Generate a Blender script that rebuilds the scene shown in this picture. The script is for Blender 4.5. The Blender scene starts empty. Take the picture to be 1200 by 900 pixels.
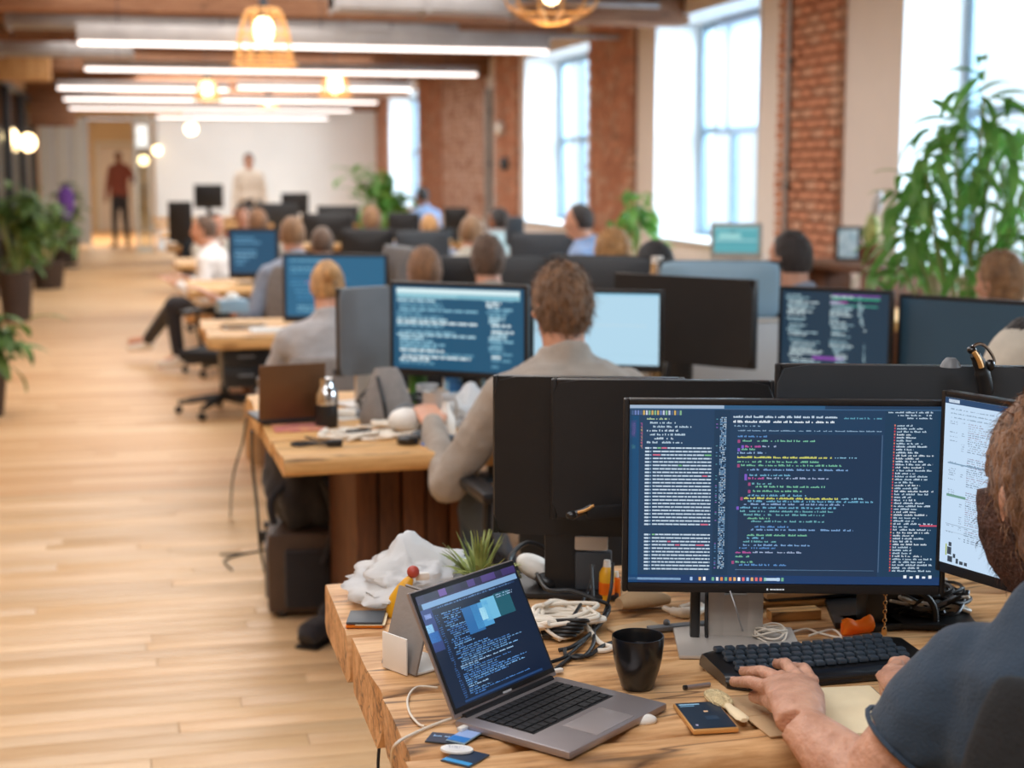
import bpy, bmesh, math, random
from mathutils import Vector, Matrix, Euler, noise
SC = bpy.context.scene
COL = SC.collection
RND = random.Random(7)
pi = math.pi

# ------------------------------------------------------------------ camera
F_PX = 1800.0                      # 54 mm lens on a 36 mm sensor, 1200 px wide
PITCH = math.atan(250 / F_PX)
YAW = math.atan(0.25 * math.cos(PITCH))
CAM = Vector((0, 0, 1.51))
cam_d = bpy.data.cameras.new('camera')
cam = bpy.data.objects.new('camera', cam_d)
COL.objects.link(cam)
cam.location = CAM
cam.rotation_euler = (pi / 2 - PITCH, 0, -YAW)
cam_d.lens = 54.0
cam_d.sensor_width = 36.0
cam_d.clip_start = 0.05
cam_d.clip_end = 200
cam_d.dof.use_dof = True
cam_d.dof.focus_distance = 2.34
cam_d.dof.aperture_fstop = 3.7
SC.camera = cam

# ------------------------------------------------------------------ colour management
SC.view_settings.view_transform = 'Standard'
SC.view_settings.look = 'None'
SC.view_settings.gamma = 1
SC.view_settings.use_curve_mapping = False
SC.view_settings.exposure = 0.0
SC.cycles.max_bounces = 6
SC.cycles.diffuse_bounces = 3
SC.cycles.glossy_bounces = 3
SC.cycles.transmission_bounces = 6
SC.cycles.transparent_max_bounces = 8
SC.cycles.caustics_reflective = False
SC.cycles.caustics_refractive = False
SC.cycles.sample_clamp_indirect = 4.0
SC.cycles.use_denoising = True
SC.cycles.denoiser = 'OPENIMAGEDENOISE'

# ------------------------------------------------------------------ world: bright overcast sky
W = bpy.data.worlds.new('world')
SC.world = W
W.use_nodes = True
bg = W.node_tree.nodes['Background']
bg.inputs[0].default_value = (0.90, 0.96, 1.0, 1)
bg.inputs[1].default_value = 1.45


def area_light(name, loc, target, sx, sy, power, color):
    l = bpy.data.lights.new(name, 'AREA')
    l.shape = 'RECTANGLE'
    l.size, l.size_y = sx, sy
    l.energy = power
    l.color = color
    o = bpy.data.objects.new(name, l)
    o.location = loc
    d = Vector(target) - Vector(loc)
    o.rotation_euler = d.to_track_quat('-Z', 'Y').to_euler()
    COL.objects.link(o)
    return o


# daylight pushed in through the window openings of the right wall
for yc, wy, pw in ((2.6, 3.0, 400), (7.3, 3.0, 440), (12.6, 2.2, 420), (17.4, 2.4, 420), (26.5, 3.2, 420)):
    area_light('window_daylight', (6.6, yc, 2.9), (2.0, yc - 0.6, 0.4), wy, 2.2, pw, (0.86, 0.94, 1.0))
# overhead area fills added to brighten the room and the hallway
area_light('overhead_fill_light', (-0.2, 0.6, 3.2), (0.3, 1.2, 0), 2.2, 2.0, 78, (0.96, 0.98, 1.0))
area_light('overhead_fill_light', (-0.3, 5.0, 3.1), (-0.3, 5.0, 0), 2.4, 5.0, 105, (0.97, 0.98, 1.0))
area_light('overhead_fill_light', (1.2, 11.5, 3.0), (1.2, 11.5, 0), 3.6, 6.0, 240, (1.0, 0.98, 0.96))
area_light('overhead_fill_light', (1.2, 20.5, 3.0), (1.2, 20.5, 0), 4.0, 8.0, 280, (1.0, 0.98, 0.96))
area_light('overhead_fill_light', (1.8, 26.5, 2.9), (2.4, 30.3, 1.2), 4.0, 2.0, 170, (0.97, 0.98, 1.0))
area_light('overhead_fill_light', (-0.6, 35, 2.5), (-0.6, 35.5, 0), 1.6, 5.0, 200, (1.0, 0.90, 0.76))


# ------------------------------------------------------------------ a pixel of the 1200x900 photograph -> a point of the place
_R = cam.rotation_euler.to_matrix()


def P(x, y, d=None, z=None, X=None, Y=None):
    r = _R @ Vector(((x - 600) / F_PX, (450 - y) / F_PX, -1))
    if z is not None: d = (z - CAM.z) / r.z
    if X is not None: d = X / r.x
    if Y is not None: d = Y / r.y
    return CAM + r * d


def lin(c):
    if isinstance(c, str):
        c = c.lstrip('#'); c = [int(c[i:i + 2], 16) / 255 for i in (0, 2, 4)]
    return tuple((v / 12.92 if v <= 0.04045 else ((v + 0.055) / 1.055) ** 2.4) for v in c)


# ------------------------------------------------------------------ materials
def _new(name):
    m = bpy.data.materials.new(name)
    m.use_nodes = True
    nt = m.node_tree
    return m, nt, nt.nodes['Principled BSDF']


def mat(name, color, rough=0.5, metal=0.0, var=0.12, scale=12.0, bump=0.0, bscale=60.0, emit=None, es=1.0,
        coat=0.0, sheen=0.0, sss=0.0, stretch=(1, 1, 1), alpha=1.0, trans=0.0, color2=None):
    """plain surface with a noise-driven colour variation and optional fine bump"""
    m, nt, b = _new(name)
    N, L = nt.nodes, nt.links
    c = lin(color)
    tc = N.new('ShaderNodeTexCoord'); mp = N.new('ShaderNodeMapping')
    mp.inputs['Scale'].default_value = stretch
    L.new(tc.outputs['Object'], mp.inputs['Vector'])
    nz = N.new('ShaderNodeTexNoise'); nz.inputs['Scale'].default_value = scale; nz.inputs['Detail'].default_value = 4
    L.new(mp.outputs[0], nz.inputs['Vector'])
    rp = N.new('ShaderNodeValToRGB')
    rp.color_ramp.elements[0].position = 0.3; rp.color_ramp.elements[1].position = 0.7
    c2 = lin(color2) if color2 else tuple(min(1, v * (1 + var)) for v in c)
    rp.color_ramp.elements[0].color = (*[v * (1 - var) for v in c], 1)
    rp.color_ramp.elements[1].color = (*c2, 1)
    L.new(nz.outputs['Fac'], rp.inputs['Fac'])
    L.new(rp.outputs[0], b.inputs['Base Color'])
    b.inputs['Roughness'].default_value = rough
    b.inputs['Metallic'].default_value = metal
    b.inputs['Coat Weight'].default_value = coat
    b.inputs['Sheen Weight'].default_value = sheen
    b.inputs['Alpha'].default_value = alpha
    b.inputs['Transmission Weight'].default_value = trans
    if sss:
        b.inputs['Subsurface Weight'].default_value = sss
        b.inputs['Subsurface Radius'].default_value = (0.02, 0.008, 0.004)
    if bump:
        n2 = N.new('ShaderNodeTexNoise'); n2.inputs['Scale'].default_value = bscale; n2.inputs['Detail'].default_value = 3
        L.new(mp.outputs[0], n2.inputs['Vector'])
        bp = N.new('ShaderNodeBump'); bp.inputs['Strength'].default_value = bump; bp.inputs['Distance'].default_value = 0.01
        L.new(n2.outputs['Fac'], bp.inputs['Height']); L.new(bp.outputs[0], b.inputs['Normal'])
    if emit:
        b.inputs['Emission Color'].default_value = (*lin(emit), 1)
        b.inputs['Emission Strength'].default_value = es
    return m


def wood(name, light, mid, dark, along=(1.2, 16, 16), rough=0.5, knots=True, bump=0.25, rand=0.25, scale=1.0, lo=0.33, hi=0.66, cracks=False):
    """grain stretched along the X axis of the piece; each piece gets its own offset and tone"""
    m, nt, b = _new(name)
    N, L = nt.nodes, nt.links
    tc = N.new('ShaderNodeTexCoord'); oi = N.new('ShaderNodeObjectInfo')
    ad = N.new('ShaderNodeVectorMath'); ad.operation = 'MULTIPLY_ADD'
    cb = N.new('ShaderNodeCombineXYZ')
    for i in range(3): L.new(oi.outputs['Random'], cb.inputs[i])
    L.new(cb.outputs[0], ad.inputs[0]); ad.inputs[1].default_value = (31, 17, 23)
    L.new(tc.outputs['Object'], ad.inputs[2])
    mp = N.new('ShaderNodeMapping'); mp.inputs['Scale'].default_value = along
    L.new(ad.outputs[0], mp.inputs['Vector'])
    n0 = N.new('ShaderNodeTexNoise'); n0.inputs['Scale'].default_value = 0.55 * scale; n0.inputs['Detail'].default_value = 3
    L.new(mp.outputs[0], n0.inputs['Vector'])
    n1 = N.new('ShaderNodeTexNoise'); n1.inputs['Scale'].default_value = 1.6 * scale; n1.inputs['Detail'].default_value = 8
    n1.inputs['Roughness'].default_value = 0.68; n1.inputs['Distortion'].default_value = 0.5
    L.new(mp.outputs[0], n1.inputs['Vector'])
    n2 = N.new('ShaderNodeTexNoise'); n2.inputs['Scale'].default_value = 9 * scale; n2.inputs['Detail'].default_value = 4
    L.new(mp.outputs[0], n2.inputs['Vector'])
    mx = N.new('ShaderNodeMath'); mx.operation = 'MULTIPLY_ADD'; mx.inputs[1].default_value = 0.35
    L.new(n2.outputs['Fac'], mx.inputs[0])
    m2 = N.new('ShaderNodeMath'); m2.operation = 'MULTIPLY'; m2.inputs[1].default_value = 0.70
    L.new(n1.outputs['Fac'], m2.inputs[0]); L.new(m2.outputs[0], mx.inputs[2])
    rp = N.new('ShaderNodeValToRGB'); e = rp.color_ramp.elements
    e[0].position = lo; e[0].color = (*lin(dark), 1)
    e[1].position = hi; e[1].color = (*lin(light), 1)
    k = e.new((lo + hi) / 2 - .02); k.color = (*lin(mid), 1)
    L.new(mx.outputs[0], rp.inputs['Fac'])
    col = rp.outputs[0]
    if knots:
        vo = N.new('ShaderNodeTexVoronoi'); vo.inputs['Scale'].default_value = 1.0
        mk = N.new('ShaderNodeMapping'); mk.inputs['Scale'].default_value = (2.6, 6.5, 6.5)
        L.new(ad.outputs[0], mk.inputs['Vector']); L.new(mk.outputs[0], vo.inputs['Vector'])
        kr = N.new('ShaderNodeValToRGB'); kr.color_ramp.elements[0].color = (1, 1, 1, 1)
        kr.color_ramp.elements[0].position = 0.03; kr.color_ramp.elements[1].position = 0.16
        kr.color_ramp.elements[1].color = (0, 0, 0, 1)
        L.new(vo.outputs['Distance'], kr.inputs['Fac'])
        mk2 = N.new('ShaderNodeMix'); mk2.data_type = 'RGBA'
        ml = N.new('ShaderNodeMath'); ml.operation = 'MULTIPLY'; ml.inputs[1].default_value = 0.75
        L.new(kr.outputs[0], ml.inputs[0])
        L.new(ml.outputs[0], mk2.inputs[0]); L.new(col, mk2.inputs[6]); mk2.inputs[7].default_value = (*lin(dark), 1)
        col = mk2.outputs[2]
    if cracks:
        mc = N.new('ShaderNodeMapping'); mc.inputs['Scale'].default_value = (0.9, 9, 9); L.new(ad.outputs[0], mc.inputs['Vector'])
        nc = N.new('ShaderNodeTexNoise'); nc.inputs['Scale'].default_value = 1.0; nc.inputs['Detail'].default_value = 3; nc.inputs['Distortion'].default_value = .3; L.new(mc.outputs[0], nc.inputs['Vector'])
        cr = N.new('ShaderNodeValToRGB'); ce = cr.color_ramp.elements
        ce[0].position = .486; ce[0].color = (0, 0, 0, 1); ce[1].position = .514; ce[1].color = (0, 0, 0, 1); cm = ce.new(.5); cm.color = (1, 1, 1, 1)
        L.new(nc.outputs['Fac'], cr.inputs['Fac'])
        ck = N.new('ShaderNodeMix'); ck.data_type = 'RGBA'; cl = N.new('ShaderNodeMath'); cl.operation = 'MULTIPLY'; cl.inputs[1].default_value = .8
        L.new(cr.outputs[0], cl.inputs[0]); L.new(cl.outputs[0], ck.inputs[0]); L.new(col, ck.inputs[6]); ck.inputs[7].default_value = (*lin('#3d2310'), 1)
        col = ck.outputs[2]
    hs = N.new('ShaderNodeHueSaturation')
    mr = N.new('ShaderNodeMapRange'); mr.inputs[3].default_value = 1 - rand; mr.inputs[4].default_value = 1 + rand * 0.6
    L.new(oi.outputs['Random'], mr.inputs[0]); L.new(mr.outputs[0], hs.inputs['Value'])
    L.new(col, hs.inputs['Color']); L.new(hs.outputs[0], b.inputs['Base Color'])
    b.inputs['Roughness'].default_value = rough
    bp = N.new('ShaderNodeBump'); bp.inputs['Strength'].default_value = bump; bp.inputs['Distance'].default_value = 0.004
    L.new(mx.outputs[0], bp.inputs['Height']); L.new(bp.outputs[0], b.inputs['Normal'])
    return m


def thin_mat(name, c1, tr=.4, c2=None, rough=.5, bump=0.0):
    """thin sheet (leaf, blind, plastic film) that lets part of the light through"""
    m, nt, b = _new(name); N, L = nt.nodes, nt.links
    tc = N.new('ShaderNodeTexCoord'); nz = N.new('ShaderNodeTexNoise'); nz.inputs['Scale'].default_value = 7
    L.new(tc.outputs['Object'], nz.inputs['Vector']); rp = N.new('ShaderNodeValToRGB')
    rp.color_ramp.elements[0].position = .35; rp.color_ramp.elements[1].position = .65
    rp.color_ramp.elements[0].color = (*lin(c1), 1); rp.color_ramp.elements[1].color = (*lin(c2 or c1), 1)
    L.new(nz.outputs['Fac'], rp.inputs['Fac']); L.new(rp.outputs[0], b.inputs['Base Color']); b.inputs['Roughness'].default_value = rough
    t = N.new('ShaderNodeBsdfTranslucent'); L.new(rp.outputs[0], t.inputs[0])
    if bump:
        n2 = N.new('ShaderNodeTexNoise'); n2.inputs['Scale'].default_value = 40; n2.inputs['Detail'].default_value = 5; L.new(tc.outputs['Object'], n2.inputs['Vector'])
        bp = N.new('ShaderNodeBump'); bp.inputs['Strength'].default_value = bump; bp.inputs['Distance'].default_value = .008
        L.new(n2.outputs['Fac'], bp.inputs['Height']); L.new(bp.outputs[0], b.inputs['Normal'])
    mx = N.new('ShaderNodeMixShader'); mx.inputs[0].default_value = tr
    L.new(b.outputs[0], mx.inputs[1]); L.new(t.outputs[0], mx.inputs[2]); L.new(mx.outputs[0], N['Material Output'].inputs['Surface'])
    return m


def print_mat(name, strength):
    """a lit display: emission read from the printed marks' own colours"""
    m, nt, b = _new(name)
    N, L = nt.nodes, nt.links
    at = N.new('ShaderNodeAttribute'); at.attribute_name = 'ink'
    b.inputs['Base Color'].default_value = (0.01, 0.012, 0.015, 1)
    b.inputs['Roughness'].default_value = 0.3
    b.inputs['Specular IOR Level'].default_value = 0.25
    L.new(at.outputs['Color'], b.inputs['Emission Color'])
    b.inputs['Emission Strength'].default_value = strength
    return m


def glass_mat(name, tint=(0.9, 0.96, 1.0), rough=0.02, op=0.12):
    m = bpy.data.materials.new(name); m.use_nodes = True
    nt = m.node_tree; N, L = nt.nodes, nt.links
    N.remove(N['Principled BSDF'])
    t = N.new('ShaderNodeBsdfTransparent'); t.inputs[0].default_value = (*tint, 1)
    g = N.new('ShaderNodeBsdfGlossy'); g.inputs['Roughness'].default_value = rough
    fr = N.new('ShaderNodeLayerWeight'); fr.inputs['Blend'].default_value = 0.5
    pw = N.new('ShaderNodeMath'); pw.operation = 'POWER'; pw.inputs[1].default_value = 4.0; L.new(fr.outputs['Facing'], pw.inputs[0])
    ad = N.new('ShaderNodeMath'); ad.operation = 'MULTIPLY_ADD'; ad.inputs[1].default_value = 0.35; ad.inputs[2].default_value = op * 0.25
    L.new(pw.outputs[0], ad.inputs[0])
    mx = N.new('ShaderNodeMixShader')
    L.new(ad.outputs[0], mx.inputs[0]); L.new(t.outputs[0], mx.inputs[1]); L.new(g.outputs[0], mx.inputs[2])
    L.new(mx.outputs[0], N['Material Output'].inputs['Surface'])
    return m


M = {}
M['floor'] = wood('floor_wood', '#e9c79b', '#dfb788', '#c99c6b', along=(1.0, 22, 22), rough=0.40, knots=False, bump=0.10, rand=0.13)
M['desk'] = wood('desk_wood', '#dcae7c', '#bb8854', '#573419', along=(1.3, 10, 10), rough=0.5, bump=0.7, rand=0.12, lo=.36, hi=.60, cracks=True)
M['desk2'] = wood('old_desk_wood', '#e6b678', '#cf9a5a', '#86552a', along=(1.4, 11, 11), rough=0.5, bump=0.4, rand=0.08, lo=.34, hi=.6, cracks=True)
M['dark_wood'] = wood('dark_wood', '#7d4f30', '#5d3821', '#2f1b10', along=(14, 14, 1.4), rough=0.6, rand=0.3)
M['beam'] = wood('beam_wood', '#a37656', '#85593d', '#54351f', along=(0.8, 10, 10), rough=0.75, rand=0.2)
M['hall_wood'] = wood('hall_wood', '#c99a63', '#b5834d', '#8a5f36', along=(8, 8, 0.8), rough=0.6, knots=False, rand=0.1)
M['white_wall'] = mat('white_wall_paint', '#e9e6e1', 0.85, var=0.03, scale=1.5, bump=0.1, bscale=80)
M['beige_wall'] = mat('beige_wall_paint', '#e9e0da', 0.85, var=0.04, scale=1.2, bump=0.1, bscale=80)
M['reveal'] = mat('reveal_white_paint', '#eef3f6', 0.7, var=0.02, scale=2)
M['hall_wall'] = mat('hall_wall_paint', '#e2c9a4', 0.85, var=0.05, scale=1)
M['grey_panel'] = mat('grey_panel', '#bcb6a8', 0.5, var=0.05, scale=1)
M['brick'] = mat('red_brick', '#bd7656', 0.9, var=0.25, scale=9, bump=0.5, bscale=60, color2='#d99c7c')
M['brick2'] = mat('worn_brick', '#bd7f60', 0.9, var=0.3, scale=4, bump=0.5, bscale=40, color2='#dbae93')
M['brick_lit'] = mat('lit_brick', '#cf9d86', 0.9, var=0.2, scale=4, bump=0.5, bscale=40, color2='#e6c3b2')  # bright light on one far pier put into a lighter brick colour
M['mortar'] = mat('mortar', '#b58e77', 0.95, var=0.15, scale=14, bump=0.4)
M['black'] = mat('black_plastic', '#1b1b1d', 0.38, var=0.1, scale=20, bump=0.05, bscale=400)
M['matte_black'] = mat('matte_black_plastic', '#181719', 0.55, var=0.1, scale=20, bump=0.06, bscale=500)
M['charcoal'] = mat('charcoal_plastic', '#3a4047', 0.45, var=0.08, scale=8)
M['grey'] = mat('grey_plastic', '#73777c', 0.45, var=0.08, scale=8)
M['blue_grey'] = mat('blue_grey_shell', '#8fb0c6', 0.35, var=0.05, scale=3)
M['light_grey'] = mat('light_grey_plastic', '#b9bcc0', 0.45, var=0.05, scale=8)
M['silver'] = mat('brushed_aluminium', '#c4bdb6', 0.4, 0.35, var=0.05, scale=4, stretch=(1, 1, 20))
M['space_grey'] = mat('anodised_grey_aluminium', '#a39a9a', 0.38, 0.6, var=0.03, scale=6, bump=0.03, bscale=900)
M['bronze'] = mat('bronze_laptop_shell', '#6b4c32', 0.4, 0.4, var=0.08, scale=6)
M['chrome'] = mat('chrome', '#d8d8d8', 0.15, 1.0, var=0.02)
M['dark_metal'] = mat('dark_metal', '#3a3b3d', 0.4, 0.7, var=0.1)
M['mesh_fabric'] = mat('black_chair_fabric', '#1d1f22', 0.85, var=0.15, scale=60, bump=0.4, bscale=300)
M['grey_fabric'] = mat('grey_chair_fabric', '#857d78', 0.9, var=0.1, scale=40, bump=0.3, bscale=250)
M['tan_fabric'] = mat('tan_chair_leather', '#c0935f', 0.6, var=0.08, scale=10)
M['white_plastic'] = mat('white_plastic', '#eae6df', 0.4, var=0.03)
M['cable_white'] = mat('white_cable', '#e6dccd', 0.5, var=0.05)
M['cable_black'] = mat('black_cable', '#1a1a1c', 0.5, var=0.1)
M['bag_plastic'] = thin_mat('thin_white_plastic', '#efeeec', .45, '#e3e6ea', rough=.3, bump=.35)
M['yellow'] = mat('yellow_plastic', '#e0a51f', 0.45, var=0.1)
M['red'] = mat('red_plastic', '#b2473a', 0.45, var=0.1)
M['orange'] = thin_mat('orange_film', '#ff8a1c', .5, '#ff9c30', rough=.4)
M['paper'] = mat('cream_paper', '#efdcb6', 0.8, var=0.05, scale=20, bump=0.15, bscale=90)
M['kraft'] = mat('kraft_paper', '#c6a47c', 0.8, var=0.08, scale=16, bump=0.15, bscale=90)
M['bristle'] = mat('pale_bristle_pad', '#e4cd9d', 0.9, var=0.18, scale=70, bump=0.8, bscale=260)
M['carton'] = mat('grey_carton', '#8f8985', 0.8, var=0.06, scale=20, bump=0.1)
M['white_paper'] = mat('white_paper', '#efeeea', 0.8, var=0.03)
M['ceramic'] = mat('black_glaze', '#131315', 0.3, var=0.1, coat=0.3)
M['leaf'] = thin_mat('leaf_green', '#4f9440', .35, '#86b85c')
M['leaf_dark'] = thin_mat('leaf_dark_green', '#46652f', .3, '#74944a')
M['succulent'] = mat('succulent_green', '#7d9048', 0.5, var=0.3, scale=30, color2='#b3bd72')
M['cane'] = mat('plant_cane', '#9aa864', 0.6, var=0.2, scale=10)
M['pot_dark'] = mat('dark_planter', '#4a3f3c', 0.7, var=0.1)
M['pot_white'] = mat('white_planter', '#d9d6d0', 0.6, var=0.05)
M['soil'] = mat('potting_soil', '#3a2a20', 0.95, var=0.3, bump=0.6)
M['skin'] = mat('skin', '#cf9a80', 0.5, var=0.10, scale=14, bump=0.15, bscale=160, sss=0.12)
M['skin_arm'] = mat('hairy_forearm_skin', '#c58f74', 0.5, var=0.14, scale=30, bump=0.35, bscale=120, sss=0.12, color2='#dcaa90', stretch=(1, 1, 1))
M['skin_dark'] = mat('brown_skin', '#8a5a42', 0.5, var=0.1, scale=14)
M['nail'] = mat('finger_nail', '#dfb0a0', 0.3, var=0.05)
for k, c in dict(hair_brown='#5d4432', hair_light='#8f6a48', hair_mid='#775538', hair_dark='#2b2220', hair_blond='#b98a55', hair_ginger='#7d5636', hair_black='#1d191a').items():
    M[k] = mat(k, c, 0.6, var=0.4, scale=34, bump=0.8, bscale=120, sheen=0.2, stretch=(1, 1, 0.35))
for k, c in dict(navy='#2d3e50', denim='#3f5878', beige_shirt='#9d9287', soft_grey='#aaa6a6', white_shirt='#e9e5e2', grey_shirt='#8b93a3', black_cloth='#25242a',
                 pale_shirt='#c9c2b4', blue_shirt='#7f97bd', rust_shirt='#8d4a3a', dark_trousers='#2a2b33', brown_leather='#7a5233', cream_shirt='#d6c8b8',
                 purple='#6a3f96', teal='#3f7f86').items():
    M[k] = mat(k + '_cloth', c, 0.85, var=0.08, scale=22, bump=0.25, bscale=240, sheen=0.15)
M['suit_shell'] = mat('suitcase_shell', '#4e3d33', 0.5, var=0.15)
M['glass'] = glass_mat('window_glass')
M['partition_glass'] = glass_mat('partition_glass', (0.86, 0.9, 0.88), 0.05, 0.5)
M['frame_blue'] = mat('window_frame_paint', '#8fa9bb', 0.5, var=0.04)
M['blind'] = thin_mat('roller_blind', '#d9e4ee', .65)
M['tube_light'] = mat('led_diffuser', '#ffffff', 0.5, emit='#fff1ea', es=2.6)
M['bulb'] = mat('warm_bulb', '#fff1d0', 0.3, emit='#ffdca6', es=7.0)
M['brass_wire'] = mat('brass_wire', '#d9a05c', 0.4, 0.3, var=0.1, emit='#ff9b45', es=0.0)
M['duct'] = mat('galvanised_duct', '#a39d9a', 0.5, 0.5, var=0.12, scale=5)
M['ceiling'] = mat('ceiling_boards_paint', '#745a49', 0.85, var=0.25, scale=3)
M['screen'] = print_mat('lit_display', 1.0)
M['print'] = None
M['off_glass'] = mat('display_off_glass', '#34566f', 0.35, var=0.1, scale=2)  # blue reflection on switched-off displays put into the base colour
M['facade'] = mat('pale_facade', '#c9d7e2', 0.9, var=0.05, scale=1)


# ------------------------------------------------------------------ mesh builder
class MB:
    def __init__(s):
        s.v = []; s.f = []; s.mi = []; s.cur = 0; s.col = None

    def add(s, vs, fs, m=None):
        n = len(s.v)
        s.v.extend([tuple(v) for v in vs])
        for f in fs:
            s.f.append(tuple(i + n for i in f)); s.mi.append(s.cur if m is None else m)
        return s

    def box(s, c, size, rot=None, bev=0.0, m=None, taper=1.0):
        x, y, z = [k / 2 for k in size]
        R = rot if isinstance(rot, Matrix) else (Euler(rot).to_matrix() if rot else Matrix.Identity(3))
        c = Vector(c); b = min(bev, x * .9, y * .9, z * .9)
        if b <= 0:
            vs = [Vector((sx * x * (taper if sz > 0 else 1), sy * y * (taper if sz > 0 else 1), sz * z)) for sx in (-1, 1) for sy in (-1, 1) for sz in (-1, 1)]
            fs = [(0, 1, 3, 2), (4, 6, 7, 5), (0, 4, 5, 1), (2, 3, 7, 6), (0, 2, 6, 4), (1, 5, 7, 3)]
            return s.add([c + R @ v for v in vs], fs, m)
        bm = bmesh.new()
        bmesh.ops.create_cube(bm, size=1)
        for v in bm.verts:
            t = taper if v.co.z > 0 else 1
            v.co = Vector((v.co.x * 2 * x * t, v.co.y * 2 * y * t, v.co.z * 2 * z))
        bmesh.ops.bevel(bm, geom=list(bm.edges), offset=b, segments=2, profile=0.6, affect='EDGES')
        bm.verts.ensure_lookup_table()
        s.add([c + R @ v.co for v in bm.verts], [[v.index for v in f.verts] for f in bm.faces], m)
        bm.free()
        return s

    def loft(s, cs, rad, side=(1, 0, 0), seg=16, caps=True, m=None, closed=False, sq=0.0, wob=0.0):
        """rings of ellipses (a along side, b across) along the centres cs"""
        cs = [Vector(c) for c in cs]; n = len(cs); side = Vector(side).normalized()
        rings = []
        for i, c in enumerate(cs):
            t = (cs[min(i + 1, n - 1)] - cs[max(i - 1, 0)])
            if t.length < 1e-9: t = Vector((0, 0, 1))
            t.normalize()
            a = side - t * side.dot(t)
            if a.length < 1e-4: a = t.orthogonal()
            a.normalize(); bb = t.cross(a)
            r = rad[i] if isinstance(rad, (list, tuple)) else rad
            ra, rb = r if isinstance(r, (list, tuple)) else (r, r)
            ring = []
            for k in range(seg):
                an = 2 * pi * k / seg
                ca, sa = math.cos(an), math.sin(an)
                if sq:
                    q = (abs(ca) ** (2 + sq * 4) + abs(sa) ** (2 + sq * 4)) ** (-1 / (2 + sq * 4)); ca *= q; sa *= q
                ring.append(c + a * ca * ra + bb * sa * rb)
            rings.append(ring)
        vs = [v for r in rings for v in r]; fs = []
        for i in range(n - 1):
            for k in range(seg):
                k2 = (k + 1) % seg
                fs.append((i * seg + k, i * seg + k2, (i + 1) * seg + k2, (i + 1) * seg + k))
        if caps:
            fs.append(tuple(range(seg - 1, -1, -1))); fs.append(tuple((n - 1) * seg + k for k in range(seg)))
        return s.add(vs, fs, m)

    def limb(s, a, b, ra, rb, seg=12, m=None):
        """a tapered capsule"""
        a, b = Vector(a), Vector(b); t = (b - a)
        L = t.length or 1e-6; t = t / L
        cs, rs = [], []
        for q in (1.0, 0.8, 0.5, 0.2): cs.append(a - t * ra * q); rs.append(ra * math.sqrt(max(0.02, 1 - q * q)))
        for k in range(5): u = k / 4; cs.append(a.lerp(b, u)); rs.append(ra + (rb - ra) * u)
        for q in (0.2, 0.5, 0.8, 1.0): cs.append(b + t * rb * q); rs.append(rb * math.sqrt(max(0.02, 1 - q * q)))
        return s.loft(cs, rs, t.orthogonal(), seg, m=m)

    def ball(s, c, r, seg=20, rings=12, rot=None, m=None):
        rx, ry, rz = r if isinstance(r, (list, tuple)) else (r, r, r)
        R = Euler(rot).to_matrix() if rot else Matrix.Identity(3)
        c = Vector(c); vs = [c + R @ Vector((0, 0, -rz))]; fs = []
        for i in range(1, rings):
            th = -pi / 2 + pi * i / rings
            for k in range(seg):
                an = 2 * pi * k / seg
                vs.append(c + R @ Vector((rx * math.cos(th) * math.cos(an), ry * math.cos(th) * math.sin(an), rz * math.sin(th))))
        vs.append(c + R @ Vector((0, 0, rz))); top = len(vs) - 1
        for k in range(seg):
            k2 = (k + 1) % seg
            fs.append((0, 1 + k2, 1 + k)); fs.append((top, 1 + (rings - 2) * seg + k, 1 + (rings - 2) * seg + k2))
            for i in range(rings - 2):
                fs.append((1 + i * seg + k, 1 + i * seg + k2, 1 + (i + 1) * seg + k2, 1 + (i + 1) * seg + k))
        return s.add(vs, fs, m)

    def lathe(s, prof, c=(0, 0, 0), seg=24, m=None, rot=None, caps=False):
        R = Euler(rot).to_matrix() if rot else Matrix.Identity(3)
        c = Vector(c); vs = []; fs = []; n = len(prof)
        for r, z in prof:
            for k in range(seg):
                an = 2 * pi * k / seg
                vs.append(c + R @ Vector((r * math.cos(an), r * math.sin(an), z)))
        for i in range(n - 1):
            for k in range(seg):
                k2 = (k + 1) % seg
                fs.append((i * seg + k, i * seg + k2, (i + 1) * seg + k2, (i + 1) * seg + k))
        if caps:
            fs.append(tuple(range(seg - 1, -1, -1))); fs.append(tuple((n - 1) * seg + k for k in range(seg)))
        return s.add(vs, fs, m)

    def tube(s, pts, r=0.003, seg=7, sub=6, m=None, smooth=True):
        pts = [Vector(p) for p in pts]
        if smooth and len(pts) > 2:
            q = []
            for i in range(len(pts) - 1):
                p0 = pts[max(i - 1, 0)]; p1 = pts[i]; p2 = pts[i + 1]; p3 = pts[min(i + 2, len(pts) - 1)]
                for k in range(sub):
                    t = k / sub
                    q.append(0.5 * ((2 * p1) + (p2 - p0) * t + (2 * p0 - 5 * p1 + 4 * p2 - p3) * t * t + (3 * p1 - p0 - 3 * p2 + p3) * t ** 3))
            q.append(pts[-1]); pts = q
        n = len(pts); t0 = (pts[1] - pts[0]).normalized(); a = t0.orthogonal().normalized(); vs = []; fs = []
        for i, p in enumerate(pts):
            t = (pts[min(i + 1, n - 1)] - pts[max(i - 1, 0)])
            t = t.normalized() if t.length > 1e-9 else t0
            a = a - t * a.dot(t)
            a = a.normalized() if a.length > 1e-6 else t.orthogonal().normalized()
            b = t.cross(a)
            rr = r[min(int(i * len(r) / n), len(r) - 1)] if isinstance(r, list) else r
            for k in range(seg):
                an = 2 * pi * k / seg
                vs.append(p + (a * math.cos(an) + b * math.sin(an)) * rr)
        for i in range(n - 1):
            for k in range(seg):
                k2 = (k + 1) % seg
                fs.append((i * seg + k, i * seg + k2, (i + 1) * seg + k2, (i + 1) * seg + k))
        fs.append(tuple(range(seg - 1, -1, -1))); fs.append(tuple((n - 1) * seg + k for k in range(seg)))
        return s.add(vs, fs, m)

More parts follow.
